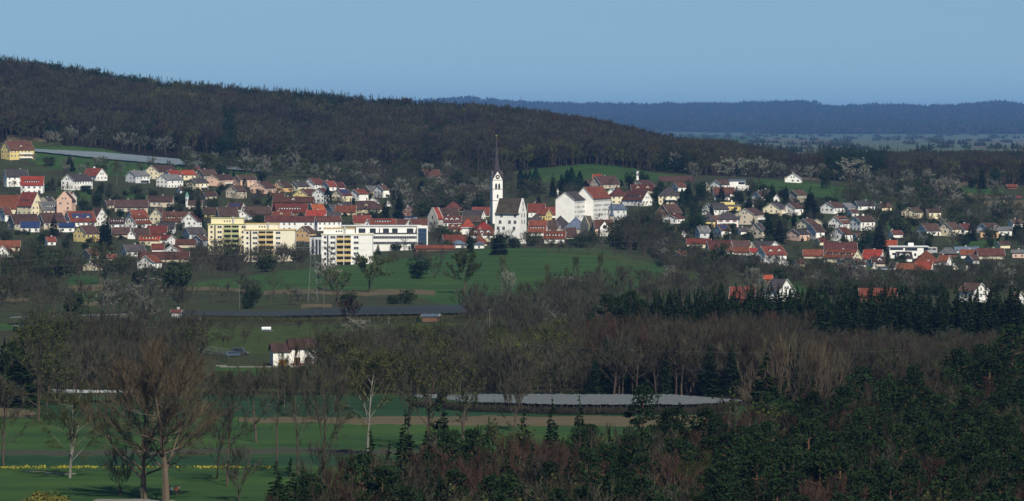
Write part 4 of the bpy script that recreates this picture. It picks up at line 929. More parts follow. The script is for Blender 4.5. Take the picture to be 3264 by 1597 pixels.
for k in range(6):
    for j in range(8):
        t0, t1 = math.pi * k / 6, math.pi * (k + 1) / 6; a0, a1 = 6.2832 * j / 8, 6.2832 * (j + 1) / 8; g = lambda t, a: (math.sin(t) * math.cos(a) * .55, math.sin(t) * math.sin(a) * .55, zs + 2 + math.cos(t) * .55)
        b.poly([g(t0, a0), g(t1, a0), g(t1, a1), g(t0, a1)])
obj('golden_ball', b.mesh('golden_ball', mat('gold_leaf', (.85, .62, .18), rough=.35, metal=.9, var=.02)), sp_)
b = MB()
for k in range(20): a0, a1 = 6.2832 * k / 20, 6.2832 * (k + 1) / 20; b.poly([(0, -.05, 0), (math.cos(a0) * 1.35, -.05, math.sin(a0) * 1.35), (math.cos(a1) * 1.35, -.05, math.sin(a1) * 1.35)], 0)
for k in range(20): a0, a1 = 6.2832 * k / 20, 6.2832 * (k + 1) / 20; b.poly([(math.cos(a0) * .62, -.08, math.sin(a0) * .62), (0, -.08, 0), (math.cos(a1) * .62, -.08, math.sin(a1) * .62)][::-1], 1)
b.prism([(-.06, -.13, 0), (.06, -.13, 0), (.06, -.1, 0), (-.06, -.1, 0)], [(-.04, -.13, 1.0), (.04, -.13, 1.0), (.04, -.1, 1.0), (-.04, -.1, 1.0)], 1); b.prism([(0, -.13, -.07), (.8, -.13, -.35), (.8, -.1, -.35), (0, -.1, -.07)], [(0, -.13, .07), (.8, -.13, -.25), (.8, -.1, -.25), (0, -.1, .07)], 1)
CLK = b.mesh('clock_face', [mat('clock_black', (.03, .03, .035)), mat('clock_pale', (.6, .56, .42))])
obj('clock_face', CLK, tw_, (0, -dp_ / 2 - .01, ht(564))); obj('clock_face', CLK, tw_, (x + .01, 0, ht(564)), R(90))
LW = lanced(1.25, 3.6); LS = lanced(.9, 2.4)
for q in (-.95, .95): obj('window', LW, tw_, (q, -dp_ / 2 - .01, ht(602))); obj('window', LW, tw_, (x + .01, q, ht(602)), R(90))
for yy in (631, 671): obj('window', LS, tw_, (0, -dp_ / 2 - .01, ht(yy))); obj('window', LS, tw_, (x + .01, 0, ht(yy)), R(90))
b = MB()
for yy in (574, 603, 639):
    b.box(-x - .15, x + .15, -dp_ / 2 - .15, dp_ / 2 + .15, ht(yy) - .12, ht(yy) + .12)
obj('string_course', b.mesh('string_course', mat('grey_stone', (.20, .18, .15))), tw_)
b = MB()
for k in range(34):
    z = k * .93; t_ = .22 if k % 2 else .42
    for sx in (-1, 1):
        b.box(sx * x - t_ * .5, sx * x + t_ * .5, -dp_ / 2 - .03, -dp_ / 2 + .3, z, z + .45)
obj('quoins', b.mesh('quoins', MATS['grey_stone']), tw_)
# castle with stepped gables
d, s = local(1630, 778, 2350); ht = lambda y: (778 - y) * s
L_ = (1656 - 1577) * s / math.cos(R(20)); D_ = (1684 - 1656) * s / math.sin(R(20)) * .80
base = P3(1656, d); M_ = Matrix.Rotation(R(-20), 2); off = M_ @ Vector((L_ / 2, -D_ / 2))
ca = thing('castle', 'big white castle house with brown roof and stepped gables beside the church tower', 'building', Vector((base.x - off.x, base.y - off.y, CH - (778 - HY) * s)), R(-20))
H_ = ht(678); RH = ht(634) - H_
obj('wall', gable_body(L_, D_, H_, RH, steps=9).mesh('wall', WALL['wh']), ca)
ro = obj('roof', gable_roof(L_, D_, H_, RH, .7, .4, stepped=True).mesh('roof', [ROOF['st'], M_TRIM]), ca); obj('roof_hatch', dorm('st', 'st', True, 1.6, .9, 2.), ro, (0, -D_ / 2 + 2.2, H_ + RH * .25))
for (fx, yy) in ((.27, 687), (.82, 687), (.22, 708), (.60, 708), (.82, 708), (.36, 728), (.78, 728), (.14, 728)):
    (obj('window', winmesh('castle_window', [0]) if 'castle_window' not in bpy.data.meshes else bpy.data.meshes['castle_window'], ca, (-L_ / 2 + fx * L_, -D_ / 2 - .03, ht(yy)), 0, (1.7, 1, 2.1)))
for (fy, yy) in ((-.18, 687), (.18, 687), (0, 668), (0, 650), (-.18, 708), (.18, 708)): obj('window', LS, ca, (L_ / 2 + .02, fy * D_, ht(yy) - 1), R(90))
b = MB(); b.box(-L_ / 2 - .03, L_ / 2 + .03, -D_ / 2 - .5, -D_ / 2 - .003, H_ - .75, H_ - .25); obj('cornice', b.mesh('cornice', MATS['grey_stone']), ca)
# stepped gable gate house
d, s = local(1390, 738); ht = lambda y: (738 - y) * s
gw = (1394 - 1363) * s; sw = (1412 - 1394) * s; th = R(52); D_ = gw / math.sin(th) * 1.0; L_ = sw / math.cos(th); base = P3(1394, d); M_ = Matrix.Rotation(th, 2); off = M_ @ Vector((-L_ / 2, -D_ / 2))
ga = thing('gate_tower', 'narrow grey gate tower with stepped gables and bright red roof right of the office block', 'tower', Vector((base.x - off.x, base.y - off.y, CH - (738 - HY) * s)), th)
H_ = ht(695); RH = ht(663) - H_
obj('wall', gable_body(L_, D_, H_, RH, steps=7).mesh('wall', mat('grey_plaster', (.50, .47, .42))), ga); obj('roof', gable_roof(L_, D_, H_, RH, .5, .3, stepped=True).mesh('roof', [ROOF['vr'], M_TRIM]), ga)
for (fy, yy) in ((-.2, 712), (.05, 712), (.25, 712), (0, 694), (-.15, 728)): obj('window', LS, ga, (-L_ / 2 - .02, fy * D_, ht(yy) - .8), R(-90), (.9, 1, .8))
# small church with slate needle (left of the dark copse)
d, s = local(1940, 752); ht = lambda y: (752 - y) * s
ch = thing('church', 'small church with rust brown roof, round gable window and orange side wall below the school', 'church', P3(1922, d) + Vector((0, 4, 0)), R(8)); ch.location.z = CH - (752 - HY) * s
L_ = (1952 - 1895) * s; H_ = ht(724); RH = ht(702) - H_
b = gable_body(L_, 9, H_, RH); obj('wall', b.mesh('wall', WALL['pk']), ch); obj('roof', gable_roof(L_, 9, H_, RH).mesh('roof', [ROOF['bb'], M_TRIM]), ch)
b = MB(); g2 = 5.2; x2 = L_ / 2 - 5
b.prism([(x2 - g2 / 2, -6, -4), (x2 + g2 / 2, -6, -4), (x2 + g2 / 2, -6, H_), (x2, -6, H_ + RH * .9), (x2 - g2 / 2, -6, H_)], [(x2 - g2 / 2, 1, -4), (x2 + g2 / 2, 1, -4), (x2 + g2 / 2, 1, H_), (x2, 1, H_ + RH * .9), (x2 - g2 / 2, 1, H_)])
tr_ = obj('transept', b.mesh('transept', WALL['wh']), ch)
b = MB()
for q in (-1, 1): a = [(x2, -6.4, H_ + RH * .9 + .05), (x2 + q * (g2 / 2 + .4), -6.4, H_ - .3), (x2 + q * (g2 / 2 + .4), 0, H_ - .3), (x2, 0, H_ + RH * .9 + .05)]; b.prism(a, [(p[0], p[1], p[2] + .2) for p in a])
obj('transept_roof', b.mesh('transept_roof', ROOF['bb']), tr_)
b = MB(); b.poly([(math.cos(6.2832 * k / 16) * 1.1, 0, math.sin(6.2832 * k / 16) * 1.1) for k in range(16)]); obj('window', b.mesh('round_window', M_GLASS), tr_, (x2, -6.06, H_ + .2))
for k in range(3): obj('window', LS, ch, (-L_ / 2 + 2 + 3 * k, -4.54, H_ - 3.5))
ts = thing('slender_steeple', 'slim stone steeple with a very pointed slate blue needle beside the small church', 'tower', P3(1951, d) + Vector((0, 6, 0)), R(8)); ts.location.z = CH - (752 - HY) * s
b = MB(); wq = 6.2 * s; b.box(-wq, wq, -wq, wq, -4, ht(690)); obj('wall', b.mesh('wall', WALL['st']), ts)
for q in (-1, 1): obj('window', LS, ts, (q * .5, -wq - .02, ht(712)), 0, (.6, 1, 1.2))
b = MB()
for k in range(8):
    a0, a1 = 6.2832 * (k + .5) / 8, 6.2832 * (k + 1.5) / 8; r0 = wq * 1.3; zb = ht(690); zm = ht(678); r1 = wq * .75
    b.poly([(math.cos(a0) * r0, math.sin(a0) * r0, zb), (math.cos(a1) * r0, math.sin(a1) * r0, zb), (math.cos(a1) * r1, math.sin(a1) * r1, zm), (math.cos(a0) * r1, math.sin(a0) * r1, zm)]); b.poly([(math.cos(a0) * r1, math.sin(a0) * r1, zm), (math.cos(a1) * r1, math.sin(a1) * r1, zm), (0, 0, ht(632))])
b.poly([(math.cos(6.2832 * (k + .5) / 8) * wq * 1.3, math.sin(6.2832 * (k + .5) / 8) * wq * 1.3, ht(690)) for k in range(8)][::-1])
obj('spire', b.mesh('spire', ROOF['sl']), ts)
# chapel turret with green copper hood, chapel on the slope, tall chimney pipe
def turret(px, yb, yw, yt_, wpx, wk, rk, name, label):
    d, s = local(px, yb); o = thing(name, label, 'tower', P3(px, d), R(10)); o.location.z = CH - (yb - HY) * s; q = wpx * s / 2; b = MB(); b.box(-q, q, -q, q, -3, (yb - yw) * s); obj('wall', b.mesh('wall', WALL[wk]), o)
    b = MB(); z0, z1 = (yb - yw) * s, (yb - yt_) * s; e = q * 1.25
    for k in range(4):
        A = [(-e, -e), (e, -e), (e, e), (-e, e)]; a, c_ = A[k], A[(k + 1) % 4]; b.poly([(*a, z0 + .003), (*c_, z0 + .003), (0, 0, z1)])
    b.poly([(-e, -e, z0 + .003), (-e, e, z0 + .003), (e, e, z0 + .003), (e, -e, z0 + .003)]); obj('roof', b.mesh('roof', ROOF[rk]), o)
    for u in (-.3, .3): obj('window', LS, o, (u * q * 2, -q - .02, z0 - 3), 0, (.55, 1, .9))
    return o
turret(596, 660, 627, 611, 10, 'gw', 'cu', 'bell_turret', 'pale bell turret with pointed green copper hood in the upper old town')
turret(2032, 578, 546, 541, 8, 'wh', 'cr' if 'cr' in ROOF else 'gy', 'bell_tower', 'slim white bell tower between two dark conifers under the meadow')
d, s = local(2327, 806); o = thing('chimney_pipe', 'tall thin steel pipe with a shiny head rising over the red roofs', 'pipe', P3(2327, d)); b = MB(); b.tube((0, 0, -1), (0, 0, 66 * s), .42, .36, 10, cap=True); obj('pipe', b.mesh('pipe', mat('dark_pipe', (.09, .09, .09))), o)
b = MB(); b.tube((0, 0, 62 * s), (0, 0, 66.5 * s), .62, .62, 10, cap=True); obj('pipe_head', b.mesh('pipe_head', mat('bright_metal', (.7, .7, .7), rough=.4)), o)
# ------------------------------------------------ apartment blocks
def flats(x0, x1, ytop, yb, ph, cols, bal, bcol, wcol, gable_px, label, storeys, rz=0):
    """x0..x1 front in the photo, ytop the main parapet, ph=(x0,x1,y) the penthouse; cols = [(fraction, kind)]"""
    d, s = local((x0 + x1) / 2, yb); o = thing('apartment_block', label, 'apartment building', P3((x0 + x1) / 2, d) + Vector((0, 6.5, 0)), R(rz)); o.location.z = CH - (yb - HY) * s
    L = (x1 - x0) * s; D = 13.; H = (yb - ytop) * s; st = H / storeys; X = lambda f: -L / 2 + f * L
    b = MB(); x_ = -L / 2; lg = [c_ for c_ in cols if c_[1] == 'B']
    b0, b1 = X(lg[0][0]), X(lg[0][2])                      # body leaves an open bay for the loggias
    b.box(-L / 2, b0, -D / 2, D / 2, -4, H); b.box(b1, L / 2, -D / 2, D / 2, -4, H); b.box(b0 + .002, b1 - .002, -D / 2 + 1.8, D / 2 - .01, -4, H - .01); b.box(b0 + .002, b1 - .002, -D / 2 + .01, -D / 2 + 1.79, H - .5, H - .01)
    obj('wall', b.mesh('wall', wcol), o)
    b = MB(); b.box(-L / 2 - .3, L / 2 + .3, -D / 2 - .3, D / 2 + .3, H + .003, H + .45); obj('roof', b.mesh('roof', bal), o)
    pz = (ytop - ph[2]) * s; p0, p1 = -L / 2 + (ph[0] - x0) * s, -L / 2 + (ph[1] - x0) * s
    pb = MB(); pb.box(p0, p1, -D / 2 + 1.4, D / 2 - 2, H + .46, H + pz); pt = obj('penthouse', pb.mesh('penthouse', wcol), o)
    pb = MB(); pb.box(p0 - .25, p1 + .25, -D / 2 + 1.15, D / 2 - 1.7, H + pz + .003, H + pz + .3); obj('penthouse_roof', pb.mesh('penthouse_roof', bcol), pt)
    for f in (.42, .5, .58): win(pt, p0 + (p1 - p0) * f, -D / 2 + 1.37, H + pz * .55, 0, .7, .9, WIN1)
    pb = MB(); pb.box(p0 + (p1 - p0) * .66, p0 + (p1 - p0) * .66 + .9, -D / 2 + .9, -D / 2 + 1.38, H + .5, H + pz + .9); obj('chimney', pb.mesh('flue', WALL['gy']), pt)
    for k in range(storeys):
        z = H - st * k - st * .5
        for c_ in cols:
            if c_[1] == 'w': win(o, X(c_[0]), -D / 2 - .03, z + .1, 0, 1.3, 1.25, WIN1)
            elif c_[1] == 'W': win(o, X(c_[0]), -D / 2 - .03, z + .1, 0, 2.6, 1.25, WIN)
            elif c_[1] == 'B':
                n = 2; bw = (b1 - b0) / n
                for q in range(n):
                    xc = b0 + bw * (q + .5); m = MB(); m.box(-bw / 2 + .12, bw / 2 - .12, -.35, .05, -st / 2 + .05, -st / 2 + 1.15); m.box(-bw / 2 + .12, bw / 2 - .12, -.1, 1.9, -st / 2 - .1, -st / 2 + .04)
                    kk = '%s_%.2f_%.2f' % (bcol.name, bw, st); me = BM.setdefault(kk, m.mesh('balcony', bcol)); ba = obj('balcony', me, o, (xc, -D / 2 - .3, z))
                    win(ba, 0, 2.05, .1, 0, bw - .6, st - .8, WIN3, 'glazed_door')
    m = MB(); bw = (b1 - b0)
    for q in (0, .5, 1): m.box(b0 + bw * q - .14, b0 + bw * q + .14, -D / 2 - .45, -D / 2 + 1.79, -3, H - .52)
    obj('balcony_divider', m.mesh('balcony_divider', wcol), o)
    for c_ in cols:
        if c_[1] == 's': m = MB(); m.box(X(c_[0]) - .35, X(c_[0]) + .35, -D / 2 - .03, -D / 2 + .05, 0, H - .4); obj('stair_slot', m.mesh('stair_slot', M_GLASS), o)
    return o
BM = {}
YEL = mat('apartment_yellow', (.80, .70, .44), var=.05); CRM = mat('apartment_cream', (.80, .73, .56), var=.05); WHT = mat('apartment_white', (.82, .80, .74), var=.05)
YG = mat('balcony_lime', (.42, .44, .20), var=.05); YO = mat('balcony_ochre', (.60, .45, .20), var=.05)
flats(663, 800, 716, 812, (672, 775, 696), [(.08, 'w'), (.16, 's'), (.27, 'W'), (.36, 'B', .72), (.83, 'W')], YG, YG, YEL, 0, 'yellow block of flats with lime balconies, leftmost of three', 6)
flats(777, 940, 734, 834, (783, 887, 714), [(.07, 'w'), (.13, 's'), (.22, 'W'), (.28, 'B', .58), (.67, 'W')], YO, YO, CRM, 0, 'cream block of flats with ochre balconies between the yellow and the white one', 6)
flats(1025, 1187, 748, 852, (1031, 1129, 729), [(.07, 'w'), (.12, 's'), (.22, 'W'), (.29, 'B', .58), (.68, 'W')], CRM, YO, WHT, 0, 'white block of flats with yellow ochre balconies beside the long offices', 6)
# link building between cream and white blocks
d, s = local(1012, 812); o = thing('entrance_building', 'low grey entrance building between cream and white flats', 'building', P3(1008, d) + Vector((0, 8, 0))); o.location.z = CH - (812 - HY) * s
b = MB(); b.box(-22 * s, 20 * s, -5, 5, -3, 57 * s); obj('wall', b.mesh('wall', WALL['gw']), o); b = MB(); b.box(-22.5 * s, 20.5 * s, -5.3, 5.3, 57 * s + .003, 57 * s + .4); obj('roof', b.mesh('roof', ROOF['dk']), o)
for q in (-12, 0, 10): m = MB(); m.box(q * s - .6, q * s + .6, -5.06, -4.9, 0, 48 * s); obj('window', m.mesh('window_strip', M_GLASS), o)
# long office building
d, s = local(1300, 798); o = thing('office_building', 'long white office block with ribbon windows and glazed stair tower', 'office building', P3(1245, d) + Vector((0, 9, 0)), R(2)); o.location.z = CH - (798 - HY) * s
Z = lambda y: (798 - y) * s; X = lambda px: (px - 1245) * s
b = MB(); b.box(X(1110), X(1328), -6, 7, -4, Z(746)); b.box(X(1133), X(1340), -3.5, 6.9, Z(746) - .01, Z(722)); obj('wall', b.mesh('wall', WHT), o)
b = MB(); b.box(X(1080), X(1342), -4.0, 7.2, Z(722) + .003, Z(722) + .5); obj('roof', b.mesh('roof', WALL['gw']), o)
for (ya, yb_) in ((753, 761), (771, 779)):
    m = MB(); m.box(X(1186), X(1326), -6.09, -6.003, Z(yb_), Z(ya), 0)
    for k in range(24): xx = X(1186) + (k + .5) * (X(1326) - X(1186)) / 24; m.box(xx - .06, xx + .06, -6.15, -6.091, Z(yb_), Z(ya), 1)
    obj('ribbon_window', m.mesh('ribbon_window', [M_GLASS, M_FRAME]), o)
for (xa, xb) in ((1141, 1163), (1177, 1196), (1206, 1209), (1219, 1238), (1248, 1266), (1295, 1316)): m = MB(); m.box(X(xa), X(xb), -3.6, -3.503, Z(743), Z(729)); obj('window', m.mesh('penthouse_window', M_GLASS), o)
m = MB(); m.box(X(1170), X(1328), -6.2, -6.1, Z(746), Z(742)); obj('railing', m.mesh('railing', mat('dark_rail', (.1, .1, .1))), o)
m = MB(); m.box(X(1328) + .003, X(1362), -6.6, 6, -4, Z(721)); sw_ = obj('stair_tower', m.mesh('stair_tower', WHT), o)
m = MB(); m.box(X(1331), X(1358), -6.75, -6.61, Z(784), Z(728), 0)
for yy in (742, 756, 770): m.box(X(1331), X(1358), -6.8, -6.751, Z(yy) - .15, Z(yy) + .15, 1)
obj('glass_front', m.mesh('glass_front', [mat('blue_glass', (.03, .06, .11), rough=.2, spec=.6), mat('dark_rail', (.1, .1, .1))]), sw_)
# modern white villa and modern complex in the lower right
def cubes(name, label, cat, px, yb, parts, rz=0, dmin=2150):
    d, s = local(px, yb, dmin); o = thing(name, label, cat, P3(px, d) + Vector((0, 5, 0)), R(rz)); o.location.z = CH - (yb - HY) * s
    for (nm, x0, x1, y0, y1, ya, yb_, m_) in parts: m = MB(); m.box((x0 - px) * s, (x1 - px) * s, y0, y1, (yb - yb_) * s, (yb - ya) * s); obj(nm, m.mesh(nm, m_), o)
    return o
cubes('villa', 'modern white flat roofed villa with large corner window', 'house', 2355, 608, [('wall', 2326, 2376, -3, 5, 577, 612, WALL['wh']), ('wall', 2350, 2386, -6, -3.01, 594, 608, WALL['wh']), ('roof', 2322, 2378, -3.5, 5.5, 572, 576.8, ROOF['sl']), ('window', 2354, 2375, -3.1, -3.01, 580, 588, M_GLASS), ('terrace', 2349, 2387, -6.1, -2.9, 591, 593.9, WALL['gw'])])
cubes('factory', 'modern white complex with stepped flat roofs and a boxy roof tower', 'building', 2890, 824, [('wall', 2836, 2945, -4, 8, 788, 826, WALL['wh']), ('roof', 2834, 2962, -4.5, 8.5, 785, 787.9, WALL['gw']), ('roof_tower', 2898, 2915, -1, 3, 775, 784.9, WALL['wh']), ('annex', 2945.2, 2990, -2, 7, 789, 806, WALL['gy']), ('window', 2838, 2880, -4.1, -4.01, 791, 797, M_GLASS), ('window', 2886, 2925, -4.1, -4.01, 791, 799, M_GLASS), ('window', 2845, 2870, -4.1, -4.01, 806, 813, M_GLASS), ('window', 2915, 2922, -4.1, -4.01, 808, 816, M_GLASS), ('window', 2950, 2986, -2.1, -2.01, 792, 797, M_GLASS)])
cubes('villa', 'yellow flat roofed villa with a tall chimney above the red shuttered house', 'house', 2325, 672, [('wall', 2298, 2343, -2, 6, 645, 660, WALL['ye']), ('wall', 2318, 2362, -5, -2.01, 656, 676, WALL['ye']), ('roof', 2315, 2366, -5.5, 6.5, 652.5, 655.9, ROOF['gy']), ('chimney', 2332, 2336, 0, 1, 639, 644.9, WALL['wh']), ('window', 2340, 2350, -5.1, -5.01, 660, 668, M_GLASS)])
# ------------------------------------------------ white farmhouse in the valley
d, s = local(925, 1166, 900); fh = thing('farmhouse', 'white farmhouse with orange barn door and brown roof behind bare trees', 'house', P3(925, d) + Vector((0, 5, 0)), R(9)); fh.location.z = CH - (1166 - HY) * s
X = lambda px: (px - 925) * s; Z = lambda y: (1166 - y) * s
def wing(nm, x0, x1, y0, y1, ye_, yt__, zb):
    b = MB(); x0, x1 = X(x0), X(x1); ze, zt_ = Z(ye_), Z(yt__); ym = (y0 + y1) / 2
    b.prism([(x0, y0, zb), (x0, y1, zb), (x0, y1, ze), (x0, ym, zt_), (x0, y0, ze)][::-1], [(x1, y0, zb), (x1, y1, zb), (x1, y1, ze), (x1, ym, zt_), (x1, y0, ze)][::-1]); obj(nm, b.mesh(nm, WALL['wh']), fh)
    b = MB()
    for q in (-1, 1):
        yy = ym + q * ((y1 - y0) / 2 + .5); sl2 = (zt_ - ze) / ((y1 - y0) / 2); a = [(x0 - .5, yy, ze - .5 * sl2), (x1 + .35, yy, ze - .5 * sl2), (x1 + .35, ym, zt_ + .03), (x0 - .5, ym, zt_ + .03)]; b.prism(a, [(p[0], p[1], p[2] + .2) for p in a])
    obj('roof', b.mesh('roof', ROOF['br']), fh)
wing('wall', 862, 917, -4.0, 4.5, 1120, 1098, -1.5); wing('wall', 918, 1004, -3.2, 5.2, 1110, 1084, -1.5)
obj('barn_door', DOORO, fh, (X(893), -4.05, Z(1157)), 0, (2.1, .12, 1.7)); obj('gate', DOOR, fh, (X(940), -3.26, Z(1152)), 0, (1.8, .12, 2.0)); obj('gate', DOOR, fh, (X(976), -3.26, Z(1152)), 0, (1.7, .12, 2.0))
for (px, py, y) in ((892, 1127, -4.04), (939, 1120, -3.24), (968, 1120, -3.24)): win(fh, X(px), y, Z(py), 0, .8, .95)
b = MB(); b.box(X(918) + .01, X(1002), -3.3, -3.203, -1, Z(1160)); obj('plinth', b.mesh('plinth', WALL['bk']), fh)
# ---------------------------------------------------------------- trees of the town and the valley
def H_at(px, yt, yb, dmin=900): d = dist_at(px, yb, dmin=dmin); return d, (yb - yt) * d / F
CON = '''222 488 545 spruce 1.5|broad dark evergreen just below the long grey net
168 558 608 spruce .9|dark spruce behind the bright red roofed house
310 598 668 green .8|dense dark green tree above the old town roofs
335 676 796 spruce 1.3|giant dark spruce, tallest tree among the left houses
172 678 752 spruce 1.3|dark conifer standing in front of the beige gable
120 775 850 green .8|dark round tree near the left edge below the houses
632 606 728 spruce .75|tall dark conifer left of the apartment blocks
372 512 590 birch .7|thin tall half bare conifer beside the white houses
452 526 548 spruce 1|small dark conifer peeping behind the grey roofed house
678 512 552 spruce 1|dark conifer at the right end of the long net
697 532 562 thuja .9|small pointed conifer below the long net
725 533 566 spruce 1|left one of two conifers above the brown roofs
745 535 568 spruce 1|right one of two conifers above the brown roofs
780 568 618 thuja 1.2|dark conifer between peach and brown houses
835 538 585 green 1|dark evergreen above the pinkish tan house
873 640 690 spruce .8|dark conifer in the middle of the old town
1045 598 660 thuja 1.4|dark columnar conifer beside the tall white gable
1228 626 708 spruce 1.1|left one of two big dark conifers right of the hillside row
1272 590 706 spruce .9|right one of two big dark conifers right of the hillside row
1345 578 650 thuja 1.9|dark egg shaped conifer left of the church tower
1290 556 606 spruce 1.2|dark conifer under the wood near the old farmhouse
1182 556 602 spruce 1.2|left one of two dark trees above the end of the row
1206 560 602 spruce 1|right one of two dark trees above the end of the row
1524 612 688 green .9|dark green tree just left of the church tower
1660 540 606 thuja 1.2|leftmost of the columnar conifers right of the church spire
1676 546 606 thuja 1.2|short columnar conifer second from the church spire
1690 542 606 thuja 1.1|columnar conifer third from the church spire
1708 532 606 thuja 1.1|tallest columnar conifer right of the church spire
1762 548 628 spruce .9|dark pointed conifer left of the white statue
1790 556 622 thuja 1|slim columnar conifer left of the thick pair
1808 542 622 thuja 1.3|left one of the thick columnar pair behind the school
1822 534 622 thuja 1.3|right one of the thick columnar pair behind the school
1848 546 612 thuja 1.3|bluish columnar conifer nearest the school roof
1716 612 672 spruce 1.1|dark conifer above the tiny pink gable
1660 606 640 thuja 1|small dark conifer behind the castle gable
1422 680 716 green 1|dark round tree beside the stepped gate tower
1497 738 806 spruce 1.1|dark spruce between the two slate blue roofs
1590 726 812 spruce 1.5|big spreading cedar in front of the castle
2008 542 604 green .8|dark evergreen left of the slim bell tower
2052 540 586 green 1|round dark evergreen right of the slim bell tower
1980 566 592 spruce 1.2|small dark conifer left of the bell tower evergreens
2092 598 660 spruce .7|thin dark conifer left of the cream villa
2106 572 600 green 1|dark clump above the cream villa
2195 566 660 spruce .9|tall dark conifer right of the cream villa
2174 600 654 thuja 1|narrow dark conifer at the right wall of the cream villa
2238 572 640 green 1|large dark tree mass left of the long white house
2300 578 640 spruce 1.1|conifer in front of the long white house
2268 640 690 spruce .9|conifer in front of the white house with dark roof
2352 596 640 green 1|dark evergreen below the modern villa
2388 616 690 spruce 1.3|wide dark conifer above the beige house
2462 578 640 spruce 1.3|dark conifer left of the meadow
2506 584 648 spruce .9|slim conifer on the edge of the meadow
2584 588 696 spruce 1.1|very tall dark spruce between the white pairs
2638 618 648 spruce 1.1|small conifer above the white house with awning
2666 626 648 green 1|small round dark tree above the awning house
2224 652 770 green .75|tall dark ivy clad tree left of the yellow house
2268 724 782 spruce 1.1|dark conifer left of the solar roofed house
2452 676 775 spruce 1.1|left one of the two tall conifers in the middle terrace
2484 682 776 spruce 1.1|right one of the two tall conifers in the middle terrace
2504 688 736 spruce .8|slim conifer behind the tall pair
2402 684 738 spruce .9|dark conifer at the corner of the beige house
2632 700 750 green .9|dark round tree beside the white gable in the terrace
2690 736 778 spruce 1.1|dark conifer right of the arched window house
2760 712 806 green .9|left dark evergreen of the big clump in the right village
2802 700 800 spruce 1.4|right dark evergreen of the big clump in the right village
3096 702 768 spruce 1.3|single broad spruce in front of the lower right row
2947 652 702 spruce .8|thin conifer between the cream and pale houses
2966 590 624 spruce 1.2|left one of the small dark pair by the brown field
2948 592 624 spruce 1.2|right one of the small dark pair by the brown field
3130 528 602 spruce 1.2|lone tall dark conifer under the far right wood
3100 560 600 green 1.2|dark bushy tree under the far right wood
3242 690 764 spruce 1.2|dark spruce at the right edge of the village
2832 786 856 spruce 1|dark spruce beside the dark terrace roofs
2966 858 914 green .9|dark bushy evergreen above the spruce wood
3016 864 924 green 1|second dark bushy evergreen above the spruce wood
2902 722 748 spruce 1|small dark conifer on the small green lawn
1140 720 760 spruce 1|dark conifer before the school's white balconies
1205 770 812 spruce 1|small dark conifer below the office building
1335 790 825 spruce .8|small conifer under the glazed stair tower
590 690 720 bush 1.3|dark shrub behind the dark roofed bays
575 700 732 green 1.3|dark green clump beside the white gable
800 905 980 green 1.2|dark evergreen group beside the tan strip
785 935 985 green 1.1|low dark evergreen beside the tan strip
66 1060 1300 spruce 1.1|tall dark conifer at the left edge of the meadow
12 1070 1290 spruce 1.0|dark conifer touching the left picture edge
40 1085 1296 pine .8|dark pine with bare lower trunk between the two at the left edge
1332 1005 1048 thuja 1|slim dark cypress beside the tumbledown shed
900 1235 1290 spruce 1|small dark spruce under the white trunked birch
2125 1060 1262 spruce .5|dark spruce column inside the bare wood
1895 1115 1262 spruce .7|dark spruce at the left end of the tall bare wood
1880 1190 1262 spruce 1|lower dark spruce at the left end of the tall bare wood'''
for row in CON.strip().split('\n'):
    a, lab = row.split('|'); x, yt, yb, k, wd = a.split(); x, yt, yb, wd = float(x), float(yt), float(yb), float(wd)
    d, h = H_at(x, yt, yb, 2150 if yb < 870 else 900); tree(k, P3(x, d), h, lab, wide=wd * (1.15 if k == 'thuja' else 1.12))
# trees in the front of the picture
def one(k, px, d, h, label, wide=1., rz=None): return tree(k, P3(px, d), h, label, wide=wide, rz=rz)
one('oak1', 527, 800, 27, 'big leafless oak with light trunk, right one of the pair on the meadow', 1.0, 1.)
one('oak0', 457, 806, 23, 'big leafless oak with forked dark trunk, left one of the pair on the meadow', 1.0, 2.2)
one('bigbirch0', 220, 853, 17.5, 'leaning white barked birch beside the tiny bee hut', 1.0, .4)
one('bigbare0', 8, 884, 17, 'bare dark tree on the left edge of the meadow', .9)
one('bigbare1', 722, 835, 20, 'tall thin bare tree right of the oak pair', .75)
one('bigbare0', 1030, 845, 22, 'gnarled bare tree in the middle of the lower meadow', .8)
one('bigbare1', 950, 860, 24, 'slim bare tree beside the gnarled one', .6)
one('birch1', 1170, 905, 22, 'light trunked birch standing alone left of the front wood', 1.1)
one('grey0', 815, 950, 17, 'reddish bushy bare tree in the middle of the meadow', .9)
one('scrub0', 380, 812, 8.5, 'thin sapling left of the oak pair', .8)
one('yellow0', 170, 760, 5.6, 'yellow green willow bush at the bottom edge', 1.25); one('yellow0', 95, 756, 3.6, 'smaller yellow green bush at the bottom edge', 1.1)
one('bud0', 150, 1130, 12, 'yellow green budding tree near the left pines', 1.0); one('olive1', 120, 1020, 16, 'olive haze of a budding tree beside the left pines', 1.1)
one('birch0', 905, 1062, 13, 'white trunked birch in front of the farmhouse', .5); one('thin0', 1000, 1075, 22, 'crooked dark bare tree right of the farmhouse', .6); one('thin0', 972, 1078, 18, 'straight dark bare tree before the farmhouse wall', .45)
one('thin0', 885, 1085, 15, 'slender bare tree before the orange barn door', .45)
